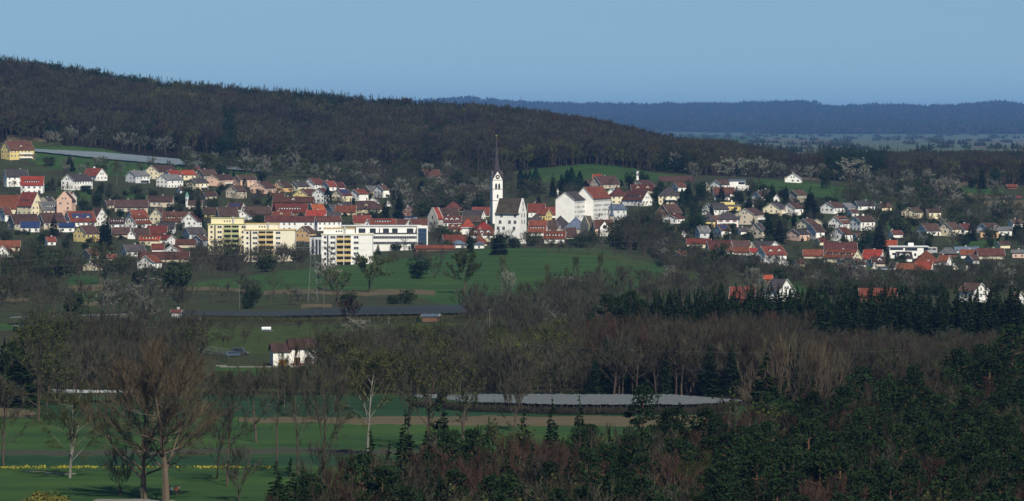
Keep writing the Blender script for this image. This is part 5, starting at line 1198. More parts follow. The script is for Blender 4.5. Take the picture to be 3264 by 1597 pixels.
for (k, px, d, h, wd, lb) in (('grey1', 1300, 940, 17, .8, 'grey bare tree left of the budding one before the long net'), ('olive0', 1365, 925, 19, .9, 'broad budding tree before the left tip of the long net'), ('olive1', 1475, 960, 15, .9, 'round budding tree before the long net'), ('scrub1', 1640, 985, 13, .8, 'thin grey tree before the middle of the long net'),
        ('grey2', 690, 850, 12, .8, 'small bare tree between the oaks and the tall thin one'), ('scrub2', 760, 800, 9, .9, 'low grey shrub right of the tall thin tree'), ('scrub0', 1010, 815, 9, .9, 'low grey shrub below the gnarled tree'), ('thin0', 880, 880, 20, 1.0, 'thin bare tree with upright twigs in the lower meadow'),
        ('spruce2', 880, 690, 16, 1.0, 'dark spruce, left one of the dense group at the bottom'), ('spruce0', 925, 676, 17.5, 1.0, 'dark spruce, tallest of the dense group at the bottom'), ('spruce3', 965, 684, 15.5, 1.1, 'dark spruce, right one of the dense group at the bottom'), ('spruce1', 850, 668, 12.5, 1.1, 'low dark spruce at the foot of the dense bottom group'),
        ('spruce1', 1182, 715, 19, .9, 'pointed spruce standing out left on the front wood'), ('spruce3', 1292, 745, 20.5, .9, 'pointed spruce second from the left on the front wood'), ('spruce0', 1405, 760, 22, 1.1, 'big pointed spruce on the front wood below the left net tip'), ('spruce2', 1670, 770, 19, .8, 'spruce tip rising over reddish trees below the net'),
        ('spruce0', 1760, 775, 20.5, .8, 'lone spruce tip silhouetted against the tan strip'), ('spruce1', 1848, 785, 20.5, .7, 'slim spruce tip right of the lone silhouetted one'), ('pine1', 2050, 800, 21, 1.0, 'pine crown rising before the right part of the net'), ('spruce2', 2440, 865, 24, 1.3, 'large dark spruce in front of the fan shaped willow'),
        ('pine3', 2740, 880, 18.5, 1.5, 'broad rounded pine right of the willow'), ('pine0', 3060, 940, 21, 1.2, 'tall pine on the slope at the right'), ('pine2', 3150, 900, 21, 1.3, 'rounded pine with a warm trunk at the right'), ('pine1', 3230, 960, 25, 1.2, 'tallest pine touching the right picture edge')):
    one(k, px, d, h, lb, wd)
one('willow0', 2555, 952, 19.5, 'huge fan shaped bare willow at the right', 1.0)
for i, (px, h, wd) in enumerate(((2170, 16, .8), (2290, 17, .5))): pass
one('fresh0', 2395, 664, 11.5, 'bright fresh green tree at the bottom right', .9)
one('birch1', 2210, 690, 15.5, 'white stemmed birch with green haze in the front wood', .9); one('birch0', 2270, 700, 16, 'second white stemmed birch in the front wood', .6); one('birch2', 2080, 660, 13, 'small birch with thin white stems in the front wood', .6)
one('olive0', 1070, 1640, 14, 'broad dark crowned tree on the lower slope of the green hill', 1.2)
one('bud0', 1178, 1800, 15, 'round yellow green tree at the foot of the green hill', 1.15)
one('bud1', 1480, 1790, 15, 'yellow green tree with dark trunk at the foot of the green hill', 1.1)
one('blossom0', 1040, 1810, 11, 'grey white blossoming tree beside the pylon', 1.1); one('green0', 1335, 1940, 10, 'dark bushy tree in a hollow of the green hill', 1.5); one('olive2', 1385, 1945, 9, 'half bare tree behind the dark bushy one on the hill', 1.2)
one('bush1', 1290, 1690, 6, 'dark round bush above the black net', 1.2); one('bush0', 1110, 1700, 5, 'dark bush left of the round one above the black net', 1.2); one('bush2', 1250, 1685, 4.5, 'low dark bush touching the round one', 1.)
one('birch0', 1602, 1760, 16, 'slim pale birch at the foot of the green hill', .55); one('blossom1', 1620, 1745, 10, 'blossoming cherry beside the slim pale birch', .7)
one('birch1', 1835, 1790, 15, 'tall thin birch before the green hill', .45); one('birch2', 1805, 1800, 10, 'short thin birch left of the tall thin one', .45); one('birch0', 1915, 1740, 18, 'thin bare birch left of the pines', .4); one('birch1', 1745, 1780, 12, 'very thin birch among dark shrubs', .45)
one('birch2', 2137, 2120, 11, 'white trunked tree on the right end of the green hill', 1.); one('bush0', 2105, 2125, 4.5, 'dark bush left of the white trunked tree', 1.1); one('bush1', 2160, 2130, 5, 'dark bush right of the white trunked tree', 1.1)
one('bud1', 2300, 2010, 14, 'yellowish weeping tree beside the red barn', .8); one('green1', 2280, 2015, 12, 'green pointed tree inside the yellowish weeping one', .6)
one('copper0', 1115, 1480, 9.5, 'round copper brown tree below the black net', 1.0); one('blossom0', 1140, 1380, 7.5, 'blossoming fruit tree below the copper brown one', 1.3)
one('blossom2', 480, 1700, 9, 'large grey blossoming tree left of the dark evergreens', 1.7); one('blossom1', 350, 1690, 9, 'upright blossoming tree at the edge of the tan field', 1.0); one('olive0', 320, 1900, 17, 'dark olive tree below the left houses', 1.2)
one('blossom0', 2715, 1900, 11, 'big grey blossoming tree behind the spruces at the right', 1.4)
one('blossom1', 2420, 3080, 17, 'right one of the two great blossoming trees under the hill wood', 1.5); one('blossom0', 2338, 3090, 16, 'left one of the two great blossoming trees under the hill wood', 1.7); one('blossom2', 2208, 3090, 12, 'small blossoming tree left of the two great ones', 1.)
one('blossom0', 2715, 3110, 19, 'largest white blossoming tree above the right meadow', 1.4); one('green0', 2632, 3060, 15, 'fresh green tree left of the largest blossoming one', .75)
one('blossom2', 2765, 3000, 13, 'pale blossoming tree on the lower edge of the right meadow', 1.); one('blossom1', 2815, 2990, 13, 'greenish blossoming tree next to the pale one', 1.); one('blossom0', 2895, 2860, 13, 'slim blossoming tree above the cream house', .8)
one('blossom1', 2995, 2950, 15, 'tall blossoming tree left of the brown field', 1.); one('blossom2', 3040, 2940, 14, 'leaning blossoming tree at the tip of the brown field', 1.1); one('blossom0', 3170, 3080, 11, 'round grey blossoming tree by the small red barn', 1.1)
one('olive1', 2060, 2330, 14, 'big bare brown tree at the right end of the green hill crest', 1.2)
for i, (px, d, h) in enumerate(((1750, 2230, 6), (1780, 2260, 5), (1878, 2240, 6), (1815, 2235, 4.5), (1960, 2200, 4.5), (1600, 2260, 5))):
    tree('appletree', P3(px, d), h, 'small dark fruit tree on the crest of the green hill below the old town', 'fruit trees along the crest of the green hill', 1.5)
for i in range(88):
    px = 575 + (i % 22) * 42 + rnd.uniform(-14, 14); py = 1052 + (i // 22) * 17 + rnd.uniform(-4, 4)
    if 830 < px < 1010 and py > 1060: continue
    tree('appletree', at(px, py, dmin=1000), rnd.uniform(2.6, 3.6), 'low fruit tree in the orchard rows behind the farmhouse', 'fruit trees in the orchard behind the farmhouse', 1.2)

# ---- zones: many similar trees. (polygon of ground pixels, spacing m, [(kind, weight)], (height range), label, group, dmin)
CNT = {}; LEFT = []
def blocked(p, m=2.5):
    for (hx, hy, hr) in HOUSES:
        if abs(p.y - hy) > 40: continue
        if (p.x - hx) ** 2 + (p.y - hy) ** 2 < (hr + m) ** 2 * .55 + 4: return True
    return False
def zone(poly, sp, kinds, hr, label, group, dmin=1000, dmax=3300, wide=(.85, 1.2), avoid=True, seed=1, cap=999, rest=False):
    r = random.Random(seed); xs = [p[0] for p in poly]; ys = [p[1] for p in poly]
    dn, df = dist_at(sum(xs) / len(xs), max(ys), dmin=dmin, dmax=dmax), dist_at(sum(xs) / len(xs), min(ys), dmin=dmin, dmax=dmax); n = 0
    P_ = np.array(poly); d = dn; out = []
    while d <= df + sp:
        w_ = sp / d * F; px = min(xs) + r.random() * w_
        while px < max(xs):
            x = px + r.uniform(-.38, .38) * w_; dd_ = d + r.uniform(-.38, .38) * sp; px += w_
            if dd_ < dmin or dd_ > dmax: continue
            py = HY + (CH - gz(x, dd_)) * F / dd_
            if not inpoly(np.array([x]), np.array([py]), poly)[0]: continue
            p = P3(x, dd_)
            if avoid and blocked(p): continue
            k = r.choices([q[0] for q in kinds], [q[1] for q in kinds])[0]
            hh = r.uniform(*hr)
            if r.random() > .12 and group != 'spruce belt':
                for (a0, a1, ya, yb_, dh) in HR:
                    if dh > dd_ - 5 and a0 - 12 < x < a1 + 12:
                        lim_ = ya + (.62 if dh - dd_ < 60 else .72) * (yb_ - ya); top = HY + (CH - p.z - hh) * F / dd_
                        if py > ya and top < lim_: hh = CH - p.z - (lim_ - HY) * dd_ / F
            if hh < 2.2: continue
            if hh < 4.5 and k in ('bare', 'grey', 'red', 'birch', 'spruce', 'pine'): k = 'scrub'
            out.append((k, p, hh, r.uniform(*wide)))
        d += sp * .9
    if len(out) > cap:
        r.shuffle(out); LEFT.extend(out[cap:] if rest else []); out = sorted(out[:cap], key=lambda q: q[1].y)
    for k, p, h, wd in out:
        base = k.rstrip('0123456789')
        lb = label if isinstance(label, str) else label[base]; gp = group
        if group in SUF:
            l2 = lb + ', ' + bypx(pxof(p), SUF[group]); lb = l2 if len(l2.split()) <= 16 else lb
        if len(lb.split()) > 16: print('LONG', lb)
        lim = {'bare': 300, 'spruce': 300}.get(base, 300)
        KK = KLASS[base]
        if CNT.get(KK, 0) >= 290: LEFT.append((k, p, h, wd)); continue
        CNT[KK] = CNT.get(KK, 0) + 1
        tree(k, p, h, lb, gp + {'spruce': ', conifers', 'pine': ', pines', 'blossom': ', blossoming', 'bud': ', budding', 'olive': ', budding', 'birch': ', birches', 'bush': ', bushes', 'green': ', evergreens', 'scrub': ', shrubs', 'olivescrub': ', shrubs', 'red': ', reddish'}.get(base, ''), wd, r=r)
def L_(where): return {k: v + ' ' + where for k, v in dict(bare='brown leafless tree', grey='grey leafless tree', red='reddish brown leafless tree', olive='olive budding tree', blossom='white blossoming tree', bud='yellow green budding tree', birch='pale stemmed birch', spruce='dark spruce', pine='dark green pine', bush='dark green bush', green='dark evergreen tree', scrub='bare shrub', olivescrub='olive shrub', copper='copper tree', appletree='low fruit tree', fresh='fresh green tree').items()}
def bypx(x, tab): return next(t for lim, t in tab if x < lim)
def pxof(p): return PX0 + p.x / p.y * F
def where_front(p):
    x = pxof(p); dd_ = front_max(x) - p.y
    return ('on the upper fringe' if dd_ < 40 else 'in the middle' if dd_ < 160 else 'at the foot') + ' of the front wood ' + bypx(x, [(1250, 'at its left tip'), (1800, 'below the grey net'), (2330, 'near the white birches'), (2700, 'below the fan willow'), (2900, 'right of the willow'), (3090, 'near the slope pine'), (1e9, 'at the right edge')])
SUF = {
 'spruce belt': [(2250, 'near the orange trunked pines'), (2420, 'before the red barn'), (2620, 'before the steep white gable'), (2900, 'before the long red barn'), (3060, 'between long barn and brown roof'), (1e9, 'before the broad brown roof')],
 'tall bare wood': [(2060, 'at its left end'), (2300, 'in its middle'), (1e9, 'beside the willow')],
 'middle thicket': [(1180, 'behind the tan strip'), (1320, 'beside the left tip of the net'), (1500, 'behind the left part of the net'), (1700, 'behind the middle of the net'), (1e9, 'next to the tall bare wood')],
 'copse behind the oaks': [(330, 'left of the oaks'), (520, 'right behind the oaks'), (1e9, 'towards the farmhouse')],
 'thicket below the apartment blocks': [(650, 'at its left end'), (800, 'below the yellow block'), (960, 'below the cream block'), (1e9, 'below the white block')],
 'wooded gardens left of the church tower': [(1250, 'near the two big conifers'), (1400, 'above the gate tower'), (1e9, 'next to the tower')],
 'trees below the lower right village': [(2400, 'near the weeping tree'), (2700, 'above the spruces'), (2950, 'above the long red barn'), (1e9, 'at the right')],
 'garden trees of the left old town': [(150, 'near the stepped gable'), (300, 'near the round dormers'), (450, 'near the giant spruce'), (1e9, 'left of the yellow flats')],
 'garden trees of the middle old town': [(850, 'behind the yellow flats'), (1050, 'behind the cream flats'), (1e9, 'behind the offices')],
 'garden trees of the right hillside': [(2250, 'near the cream villas'), (2450, 'near the red shuttered house'), (1e9, 'near the tall conifer pair')],
 'trees below the left houses': [(200, 'at the left edge'), (420, 'in the middle'), (1e9, 'towards the thicket')],
 'orchard slope at the right': [(2850, 'near the largest blossoming tree'), (3050, 'near the cream house'), (1e9, 'by the brown field')],
 'trees right of the orchard': [(1650, 'near the utility pole'), (1e9, 'near the pines')],
}
# front wood, bottom right
def zpoly_front():
    return [(x, y) for x, y in FL]
r = random.Random(5); out = []; d = 500.
while d < 1060:
    w_ = 5.6 / d * F; px = 640 + r.random() * w_
    while px < 3420:
        x = px + r.uniform(-.4, .4) * w_; dd_ = d + r.uniform(-2, 2); px += w_
        if dd_ > front_max(x) or x < 790 + max(0, (dd_ - 560)) * 1.2: continue
        if 2330 < x < 2460 and dd_ < 664: continue
        if abs(x - 2210) < 60 and dd_ < 690: continue
        ev = .78 if x > 2300 else .64 if x > 1850 else .44
        ev += .34 * math.sin(x * .0125 + dd_ * .05) * math.sin(x * .0043 - dd_ * .031 + 1)
        if r.random() < ev: k = r.choices(('spruce', 'pine'), (.55, .45) if x > 1900 else (.7, .3))[0]; h = r.uniform(13, 19)
        else: k = r.choices(('red', 'bare', 'grey', 'olive', 'birch'), (.5, .22, .16, .07, .05))[0]; h = r.uniform(10.5, 16.5)
        out.append((k, P3(x, dd_), h, r.uniform(.85, 1.15)))
    d += 5.6 * .92
out.sort(key=lambda q: q[1].y, reverse=True)            # those at the upper edge of the wood show most
vis = {}
for k, p, h, wd in out:
    kk = KLASS[k]; vis[kk] = vis.get(kk, 0) + 1
    if vis[kk] <= 150:
        CNT[kk] = CNT.get(kk, 0) + 1
        tree(k, p, h, L_(where_front(p))[k], 'front wood ' + kk.replace('_', ' ') + 's', wd, r=r)
    else: LEFT.append((k, p, h, wd))
print('front wood', len(out), vis)
# bare wood behind the grey net and the spruces beyond it
zone([(1875, 1262), (1875, 1180), (2560, 1165), (2560, 1262)], 3.9, [('bare', 5), ('grey', 4), ('red', 1.2), ('spruce', 1.6)], (9, 15.5), L_('in the bare wood behind the net'), 'tall bare wood', 1070, 1250, seed=2, cap=90, rest=True)
zone([(2560, 1262), (2560, 1190), (3400, 1160), (3600, 1262)], 4.2, [('bare', 5), ('grey', 5), ('red', .6), ('spruce', .7), ('olive', .5)], (8, 12), L_('in the bare wood right of the fan shaped willow'), 'bare wood right of the willow', 1070, 1225, seed=32, cap=70, rest=True)
zone([(1960, 1150), (2300, 1126), (3500, 1090), (3600, 1135), (2300, 1165), (1990, 1172)], 4.3, [('spruce', 1)], (15, 22), L_('in the dark spruce belt'), 'spruce belt', 1235, 1330, seed=3, cap=130, wide=(.9, 1.2), rest=True)
for i, (px, h) in enumerate(((1935, 19), (1968, 18), (2010, 19.5), (2045, 17), (1990, 17))): tree('pine', P3(px, 1290 + 6 * i), h, 'bushy pine with orange trunk at the left end of the spruce wood', 'pines at the left end of the spruce belt', 1.15)
# thicket in the middle
zone([(700, 1262), (690, 1238), (1120, 1225), (1120, 1262)], 4.2, [('scrub', 5), ('olivescrub', 1.5)], (3.2, 5.5), L_('in the low hedge behind the lower meadow'), 'low hedge behind the lower meadow', 1068, 1130, seed=40)
zone([(1010, 1262), (1060, 1180), (1900, 1150), (1880, 1262)], 5.6, [('scrub', 5), ('grey', 3), ('olivescrub', 2.5), ('bare', 2), ('olive', 1), ('birch', .4)], (4.5, 11.5), L_('in the brown thicket'), 'middle thicket', 1068, 1330, seed=4, cap=170, rest=True)
zone([(1010, 1170), (1100, 1120), (1500, 1120), (1900, 1060), (1900, 1150)], 7, [('scrub', 5), ('grey', 2), ('olivescrub', 3), ('blossom', .5)], (5, 9), L_('on the far side of the brown thicket'), 'far side of the middle thicket', 1200, 1700, seed=5, cap=95)
zone([(560, 1262), (540, 1190), (690, 1205), (1050, 1200), (1050, 1225), (690, 1240)], 6.5, [('scrub', 4), ('olivescrub', 1)], (2.3, 3.2), L_('in the hedge below the farmhouse'), 'hedge below the farmhouse', 1068, 1300, seed=6)
zone([(240, 1270), (200, 1150), (380, 1110), (640, 1120), (660, 1168), (560, 1200), (520, 1262)], 7, [('grey', 4), ('scrub', 3), ('bare', 2), ('olive', 1)], (8, 13), L_('in the dark copse'), 'copse behind the oaks', 1068, 1500, seed=7)
zone([(90, 1300), (80, 1130), (230, 1120), (250, 1290)], 8, [('olive', 3), ('grey', 2), ('bud', 1)], (10, 15), L_('beside the pines at the left edge'), 'copse at the left edge', 1000, 1500, seed=8)
zone([(370, 1120), (420, 1060), (600, 1045), (620, 1110)], 9, [('grey', 3), ('scrub', 2), ('blossom', 1)], (6, 11), L_('around the long dark shed'), 'trees around the long dark shed', 1100, 1700, seed=9)
zone([(1500, 1060), (1480, 1000), (1950, 960), (1990, 1060), (1900, 1100)], 8, [('scrub', 4), ('grey', 4), ('olive', 1)], (7, 12), L_('right of the orchard meadow'), 'trees right of the orchard', 1300, 1900, seed=10, cap=80)
zone([(1700, 975), (1800, 930), (2300, 900), (2480, 935), (2480, 980), (2000, 1000)], 10, [('scrub', 4), ('grey', 4), ('blossom', .6), ('olive', 1)], (6, 11), L_('between the green hill and the spruce wood'), 'trees beyond the spruce belt', 1500, 2200, seed=11, cap=80)
zone([(2150, 880), (2050, 800), (2260, 815), (2400, 846), (2680, 880), (3264, 876), (3300, 935), (2600, 955), (2480, 890)], 8.5, [('scrub', 4), ('grey', 4), ('blossom', .7), ('olive', 2.5), ('bush', 1.5)], (4, 8), L_('below the lower right village'), 'trees below the lower right village', 1700, 2420, seed=12, cap=150, rest=True)
zone([(-60, 1000), (-60, 905), (200, 925), (240, 975), (520, 985), (740, 940), (880, 945), (960, 975), (620, 992), (300, 1010)], 11, [('scrub', 3), ('grey', 4), ('olive', 2), ('bush', 1), ('blossom', 1)], (6, 10), L_('along the tan strips on the left'), 'trees along the left strips', 1400, 2200, seed=13, cap=70)
zone([(-60, 905), (-60, 810), (250, 830), (420, 870), (600, 905), (560, 930), (350, 905), (210, 905)], 10, [('olive', 3), ('grey', 3), ('bush', 1.5), ('bare', 2), ('bud', .6)], (8, 13), L_('below the left houses'), 'trees below the left houses', 1750, 2420, seed=14, cap=90)
zone([(400, 860), (520, 830), (700, 812), (1010, 838), (1200, 830), (1060, 848), (830, 872), (620, 912), (560, 905)], 8, [('grey', 5), ('bare', 4), ('scrub', 2), ('bush', .8), ('spruce', .3)], (7, 12), L_('in the dark thicket'), 'thicket below the apartment blocks', 2000, 2380, seed=15, cap=120)
zone([(1200, 815), (1480, 798), (1680, 790), (1930, 792), (1900, 780), (1650, 778), (1200, 802)], 11, [('grey', 3), ('bush', 2), ('olive', 2)], (5, 8), L_('between the green hill and the old town'), 'trees behind the green hill', 2300, 2520, seed=16, cap=40)
zone([(1060, 850), (1300, 830), (1500, 812), (1480, 835), (1150, 858)], 16, [('scrub', 2), ('olivescrub', 2)], (3.5, 6), L_('on the upper edge of the green hill'), 'shrubs on the green hill edge', 2000, 2400, seed=17, cap=12)
zone([(1960, 800), (1955, 750), (2000, 695), (2080, 700), (2120, 735), (2250, 800), (2100, 830)], 8, [('bare', 4), ('grey', 4), ('olive', 1.5), ('bush', .8)], (9, 13), L_('in the brown copse right of the small church'), 'copse right of the small church', 2250, 2800, seed=18, cap=70)
zone([(560, 575), (850, 568), (1000, 575), (1100, 580), (1000, 545), (800, 530), (600, 515)], 9.5, [('blossom', 3), ('bud', 2), ('olive', 2), ('bush', 1), ('grey', 2)], (7, 12), L_('between the hillside row and the wood'), 'trees above the hillside row', 2800, 3300, seed=19, cap=80)
zone([(140, 482), (200, 468), (480, 488), (620, 512), (620, 500), (300, 455), (140, 450)], 13, [('blossom', 4), ('grey', 3), ('olive', 2)], (7, 13), L_('above the long grey net'), 'trees above the long net', 3050, 3420, seed=20, cap=40)
zone([(-40, 520), (90, 530), (180, 560), (480, 560), (600, 560), (620, 530), (450, 540), (150, 520)], 17, [('blossom', 2), ('grey', 2), ('olive', 2), ('bush', 1)], (6, 9), L_('on the slope below the long grey net'), 'trees below the long net', 2700, 3200, seed=21, cap=28)
zone([(1080, 600), (1000, 545), (1330, 556), (1560, 560), (1640, 565), (1560, 690), (1300, 690), (1240, 620)], 9.5, [('grey', 5), ('bare', 3), ('olive', 2.5), ('blossom', 1.6), ('bush', 1.5), ('spruce', .3)], (8, 13), L_('in the gardens left of the church'), 'wooded gardens left of the church tower', 2620, 3240, seed=22, cap=150, rest=True)
zone([(1600, 690), (1600, 575), (1760, 590), (1960, 600), (1830, 680)], 14, [('grey', 4), ('olive', 3), ('bush', 2), ('bare', 2)], (7, 11), L_('behind the castle roof'), 'gardens behind the castle', 2620, 3150, seed=23, cap=45)
zone([(2080, 760), (2080, 600), (2400, 610), (2640, 650), (2640, 780), (2300, 790)], 9, [('green', 3.5), ('bush', 4), ('grey', 3), ('olive', 2), ('spruce', 1.6)], (4.5, 9), L_('on the right hillside'), 'garden trees of the right hillside', 2420, 3150, seed=24, cap=230)
zone([(2640, 790), (2640, 660), (3264, 690), (3300, 790), (2900, 800)], 9, [('green', 1.2), ('bush', 2.5), ('grey', 4), ('olive', 2), ('blossom', 1.2)], (6, 10), L_('around the lower right row of houses'), 'garden trees of the lower right row', 2400, 2950, seed=25, cap=180)
zone([(2640, 655), (2720, 606), (2860, 592), (3050, 600), (3050, 640), (3264, 668), (3264, 700), (2850, 690)], 9.5, [('grey', 3), ('olive', 4), ('blossom', 1.6), ('bush', 2.4)], (6, 11), L_('on the orchard slope at the right'), 'orchard slope at the right', 2700, 3250, seed=26, cap=160)
zone([(2160, 580), (2180, 566), (2500, 568), (2640, 575), (3264, 596), (3264, 606), (2700, 592), (2420, 572)], 14, [('blossom', 2), ('grey', 4), ('bare', 2), ('olive', 1)], (8, 12), L_('at the foot of the right wood'), 'trees at the foot of the right wood', 2950, 3360, seed=27, cap=45)
zone([(-40, 800), (-40, 580), (420, 610), (640, 640), (640, 800)], 9, [('green', 2.4), ('bush', 3.5), ('grey', 4), ('olive', 2), ('bare', 2)], (4, 7.5), L_('among the left old houses'), 'garden trees of the left old town', 2350, 3000, seed=28, cap=230)
zone([(640, 720), (560, 600), (1100, 615), (1350, 650), (1350, 760), (1150, 710)], 9, [('bush', 3), ('grey', 4), ('olive', 2), ('bare', 2), ('green', .9)], (4, 7.5), L_('among the old town roofs'), 'garden trees of the middle old town', 2500, 3000, seed=29, cap=210)
zone([(1330, 800), (1330, 700), (1560, 780), (1900, 770), (1900, 690), (1960, 700), (1960, 780)], 13, [('grey', 4), ('bush', 1.5), ('bare', 3), ('olive', 1.5)], (6, 9.5), L_('around the castle and small church'), 'trees around the castle', 2345, 2720, seed=30, cap=60)
zone([(2180, 800), (2600, 770), (3264, 800), (3264, 860), (2700, 860), (2500, 850), (2180, 830)], 13, [('grey', 4), ('bush', 2), ('bare', 2), ('olive', 2), ('blossom', .5)], (3, 5.8), L_('among the red roofs of the lower right village'), 'garden trees of the lower right village', 2150, 2450, seed=31, cap=90)
kn = sorted(set(q[0] for q in LEFT)); 
if LEFT:
    kk = [];
    for k in kn: kk += [q for q in TREES if q.rstrip('0123456789') == k] if k not in TREES else [k]
    pts = []; r = random.Random(77)
    for k, p, h, wd in LEFT:
        c_ = [i for i, q in enumerate(kk) if q.rstrip('0123456789') == k.rstrip('0123456789')]; i = r.choice(c_); pts.append((p.x, p.y, p.z - .3, r.uniform(0, 6.28), h / TREES[kk[i]][2], i))
    stuff('woodland', 'trees and shrubs too many to tell apart, filling woods and gardens', kk, pts)
print('left to stuff', len(LEFT), 'counts', CNT, NT)
# ---------------------------------------------------------------- netted orchards, power line, vehicles, walkers
M_NETG = mat('hail_net_grey', (.125, .138, .138), col2=(.09, .102, .105), scale=1, rough=.8, stretch=(.05, 1.2, .5)); M_NETB = mat('hail_net_black', (.050, .058, .058), col2=(.012, .018, .024), scale=1, rough=.8, stretch=(.015, .5, .5)); M_NETP = mat('hail_net_blue_grey', (.15, .19, .21), col2=(.12, .15, .17), scale=.08)
def net(name, label, px0, px1, front, back, h, m, npost=30, nx=90, ny=7, ridge=.25, rows=None, trees_=None, curve=0, group=None, tail=None):
    """orchard under a net: a wavy sheet carried by rows of posts; front/back = distance of the near and far edge as functions of the column"""
    o = thing(name, label, 'net', P3((px0 + px1) / 2, (front(px0) + back(px0)) / 2), 0, group); c0 = o.location.copy()
    r = random.Random(int(px0)); b = MB()
    for i in range(nx + 1):
        for j in range(ny + 1):
            px = px0 + (px1 - px0) * i / nx; f = front(px); d = f + (back(px) - f) * j / ny
            z = h + (ridge if (i + j) % 2 else -ridge) * (1 if 0 < j < ny else .5) + r.uniform(-.08, .08)
            if tail and px < tail: z *= .35 + .65 * max(0, (px - px0) / (tail - px0)) ** .5
            b.v.append(tuple(P3(px, d, z) - c0))
    for i in range(nx):
        for j in range(ny):
            if rows and j % 2: continue
            a = i * (ny + 1) + j; b.f.append((a, a + ny + 1, a + ny + 2, a + 1)); b.m.append(0)
    obj('net', b.mesh('net', m), o)
    for i in range(npost):
        px = px0 + (px1 - px0) * (i + .5) / npost; p = P3(px, front(px)) - c0; q = MB(); px += 0
        q.tube(p + Vector((0, -.1, -.3)), p + Vector((r.uniform(-.25, .05), 0, h + .15)), .045, .04, 4); obj('post', q.mesh('post', M_POST), o)
    return o
lin = lambda x0, y0, x1, y1: (lambda x: y0 + (y1 - y0) * (x - x0) / (x1 - x0))
df = lambda row, dz: F * (CH - dz) / (row - HY)         # distance where a thing dz above the flat valley is seen at that row
net('netted_orchard', 'long orchard under a light grey net in front of the bare wood', 1318, 2365, lambda x: df(np.interp(x, [1318, 1500, 1800, 2200, 2365], [1265, 1281, 1290, 1290, 1279]), 2.2), lambda x: df(np.interp(x, [1318, 1500, 2150, 2365], [1258, 1256, 1258, 1275.5]), 2.2), 2.2, M_NETG, npost=50, nx=110, tail=0, ridge=.07)
net('netted_orchard', 'netted orchard with white glinting roof left of the oaks', 150, 455, lambda x: df(np.interp(x, [190, 455], [1254, 1251]), 2.6), lambda x: df(np.interp(x, [190, 455], [1241, 1248]), 2.6), 2.6, mat('hail_net_white', (.34, .37, .37)), npost=26, nx=50, ridge=.08)
net('netted_orchard', 'orchard under black netting at the foot of the green hill', 560, 1745, lambda x: df(np.interp(x, [560, 900, 1300, 1745], [1003, 1007, 1001, 991]), 1.9), lambda x: df(np.interp(x, [560, 900, 1100, 1400, 1550, 1745], [991, 992, 980, 973, 969, 986]), 1.9), 1.9, M_NETB, npost=34, nx=110, ny=8, ridge=.15)
net('netted_orchard', 'blue grey netted orchard running down the upper left slope', 100, 832, lambda x: dist_at(x, np.interp(x, [100, 330, 560, 832], [486, 510, 530, 553]), dmin=2900), lambda x: dist_at(x, np.interp(x, [100, 330, 560, 832], [482, 492, 513, 548]), dmin=2900) + 6, 1.1, M_NETP, npost=12, nx=60, ny=4, ridge=.05)
for k in range(13):                                      # striped rows on the left
    y = 1036 + k * 5.4; x0 = 40 + k * 11; x1 = 385 - max(0, 6 - k) * 6 + k * 10
    d0 = dist_at(x0, y + 2, dmin=1000)
    net('net_row', 'furled grey net row in the striped orchard at the left', x0, x1, lambda x, y=y: df(y + 3 + (x - 40) * .045, 1.8), lambda x, y=y: df(y + .8 + (x - 40) * .045, 1.8), 1.8, M_NETP if k % 2 else M_NETG, npost=5, nx=24, ny=1, ridge=.04, group='furled net rows in the striped orchard')
for k in range(4):
    y = 1082 + k * 7; net('net_row', 'furled grey net row curving down towards the parked cars', 540 + 20 * k, 730, lambda x, y=y: df(y + 2.2 + (x - 560) * .19, 1.6), lambda x, y=y: df(y + .8 + (x - 560) * .19, 1.6), 1.6, M_NETG, npost=4, nx=16, ny=1, ridge=.04, group='furled net rows near the parked cars')
net('netted_orchard', 'thin strip of pale netting along the left middle distance', 30, 450, lambda x: df(np.interp(x, [30, 450], [1014, 1002]), 2.4), lambda x: df(np.interp(x, [30, 450], [1010, 998.5]), 2.4), 2.4, M_NETG, npost=14, nx=40, ny=2, ridge=.05)
# vine or fruit rows standing under the long grey net
b = MB(); r = random.Random(3)
for k in range(11000):
    x = r.uniform(1330, 2330); f = df(np.interp(x, [1318, 1500, 1800, 2200, 2365], [1265, 1281, 1290, 1290, 1279]), 2.2); p = P3(x, f + r.uniform(-3.5, .5)); p.z += r.uniform(.0, 1.1)
    sliver(b, p, Vector((r.uniform(-.5, .5), r.uniform(-.5, .5), 1)).normalized(), r.uniform(.7, 1.3), .12, r)
o = obj('vine_rows', b.mesh('vine_rows', M_TW['grey'])); tag(o, 'rows of bare fruit bushes under the long grey net', 'shrubs', kind='stuff')
b = MB()
for k in range(9000):
    x = r.uniform(560, 1740); p = P3(x, df(np.interp(x, [560, 900, 1300, 1745], [1003, 1007, 1001, 991]), 1.9) + r.uniform(-9, 0)); p.z += r.uniform(0, .9)
    sliver(b, p, Vector((r.uniform(-.6, .6), r.uniform(-.5, .5), 1)).normalized(), r.uniform(.7, 1.4), .16, r)
o = obj('vine_rows', b.mesh('vine_rows', M_TW['olive'])); tag(o, 'rows of bare fruit bushes along the black netting', 'shrubs', kind='stuff')
r = random.Random(4); b = MB()
for k in range(2600):
    x = r.uniform(-40, 860); p = P3(x, df(1494 + r.gauss(0, 1.4) + (2 if x < 60 else 0), 0) ); p.z += r.uniform(.15, .45)
    if r.random() < .10 + .5 * (math.sin(x * .03) + math.sin(x * .011) > .1): leafq(b, p, r.uniform(.15, .4), r)
o = obj('yellow_flowers', b.mesh('yellow_flowers', mat('flower_yellow', (.34, .31, .04)))); tag(o, 'thin line of yellow flowers across the lower meadow', 'flowers', kind='stuff')
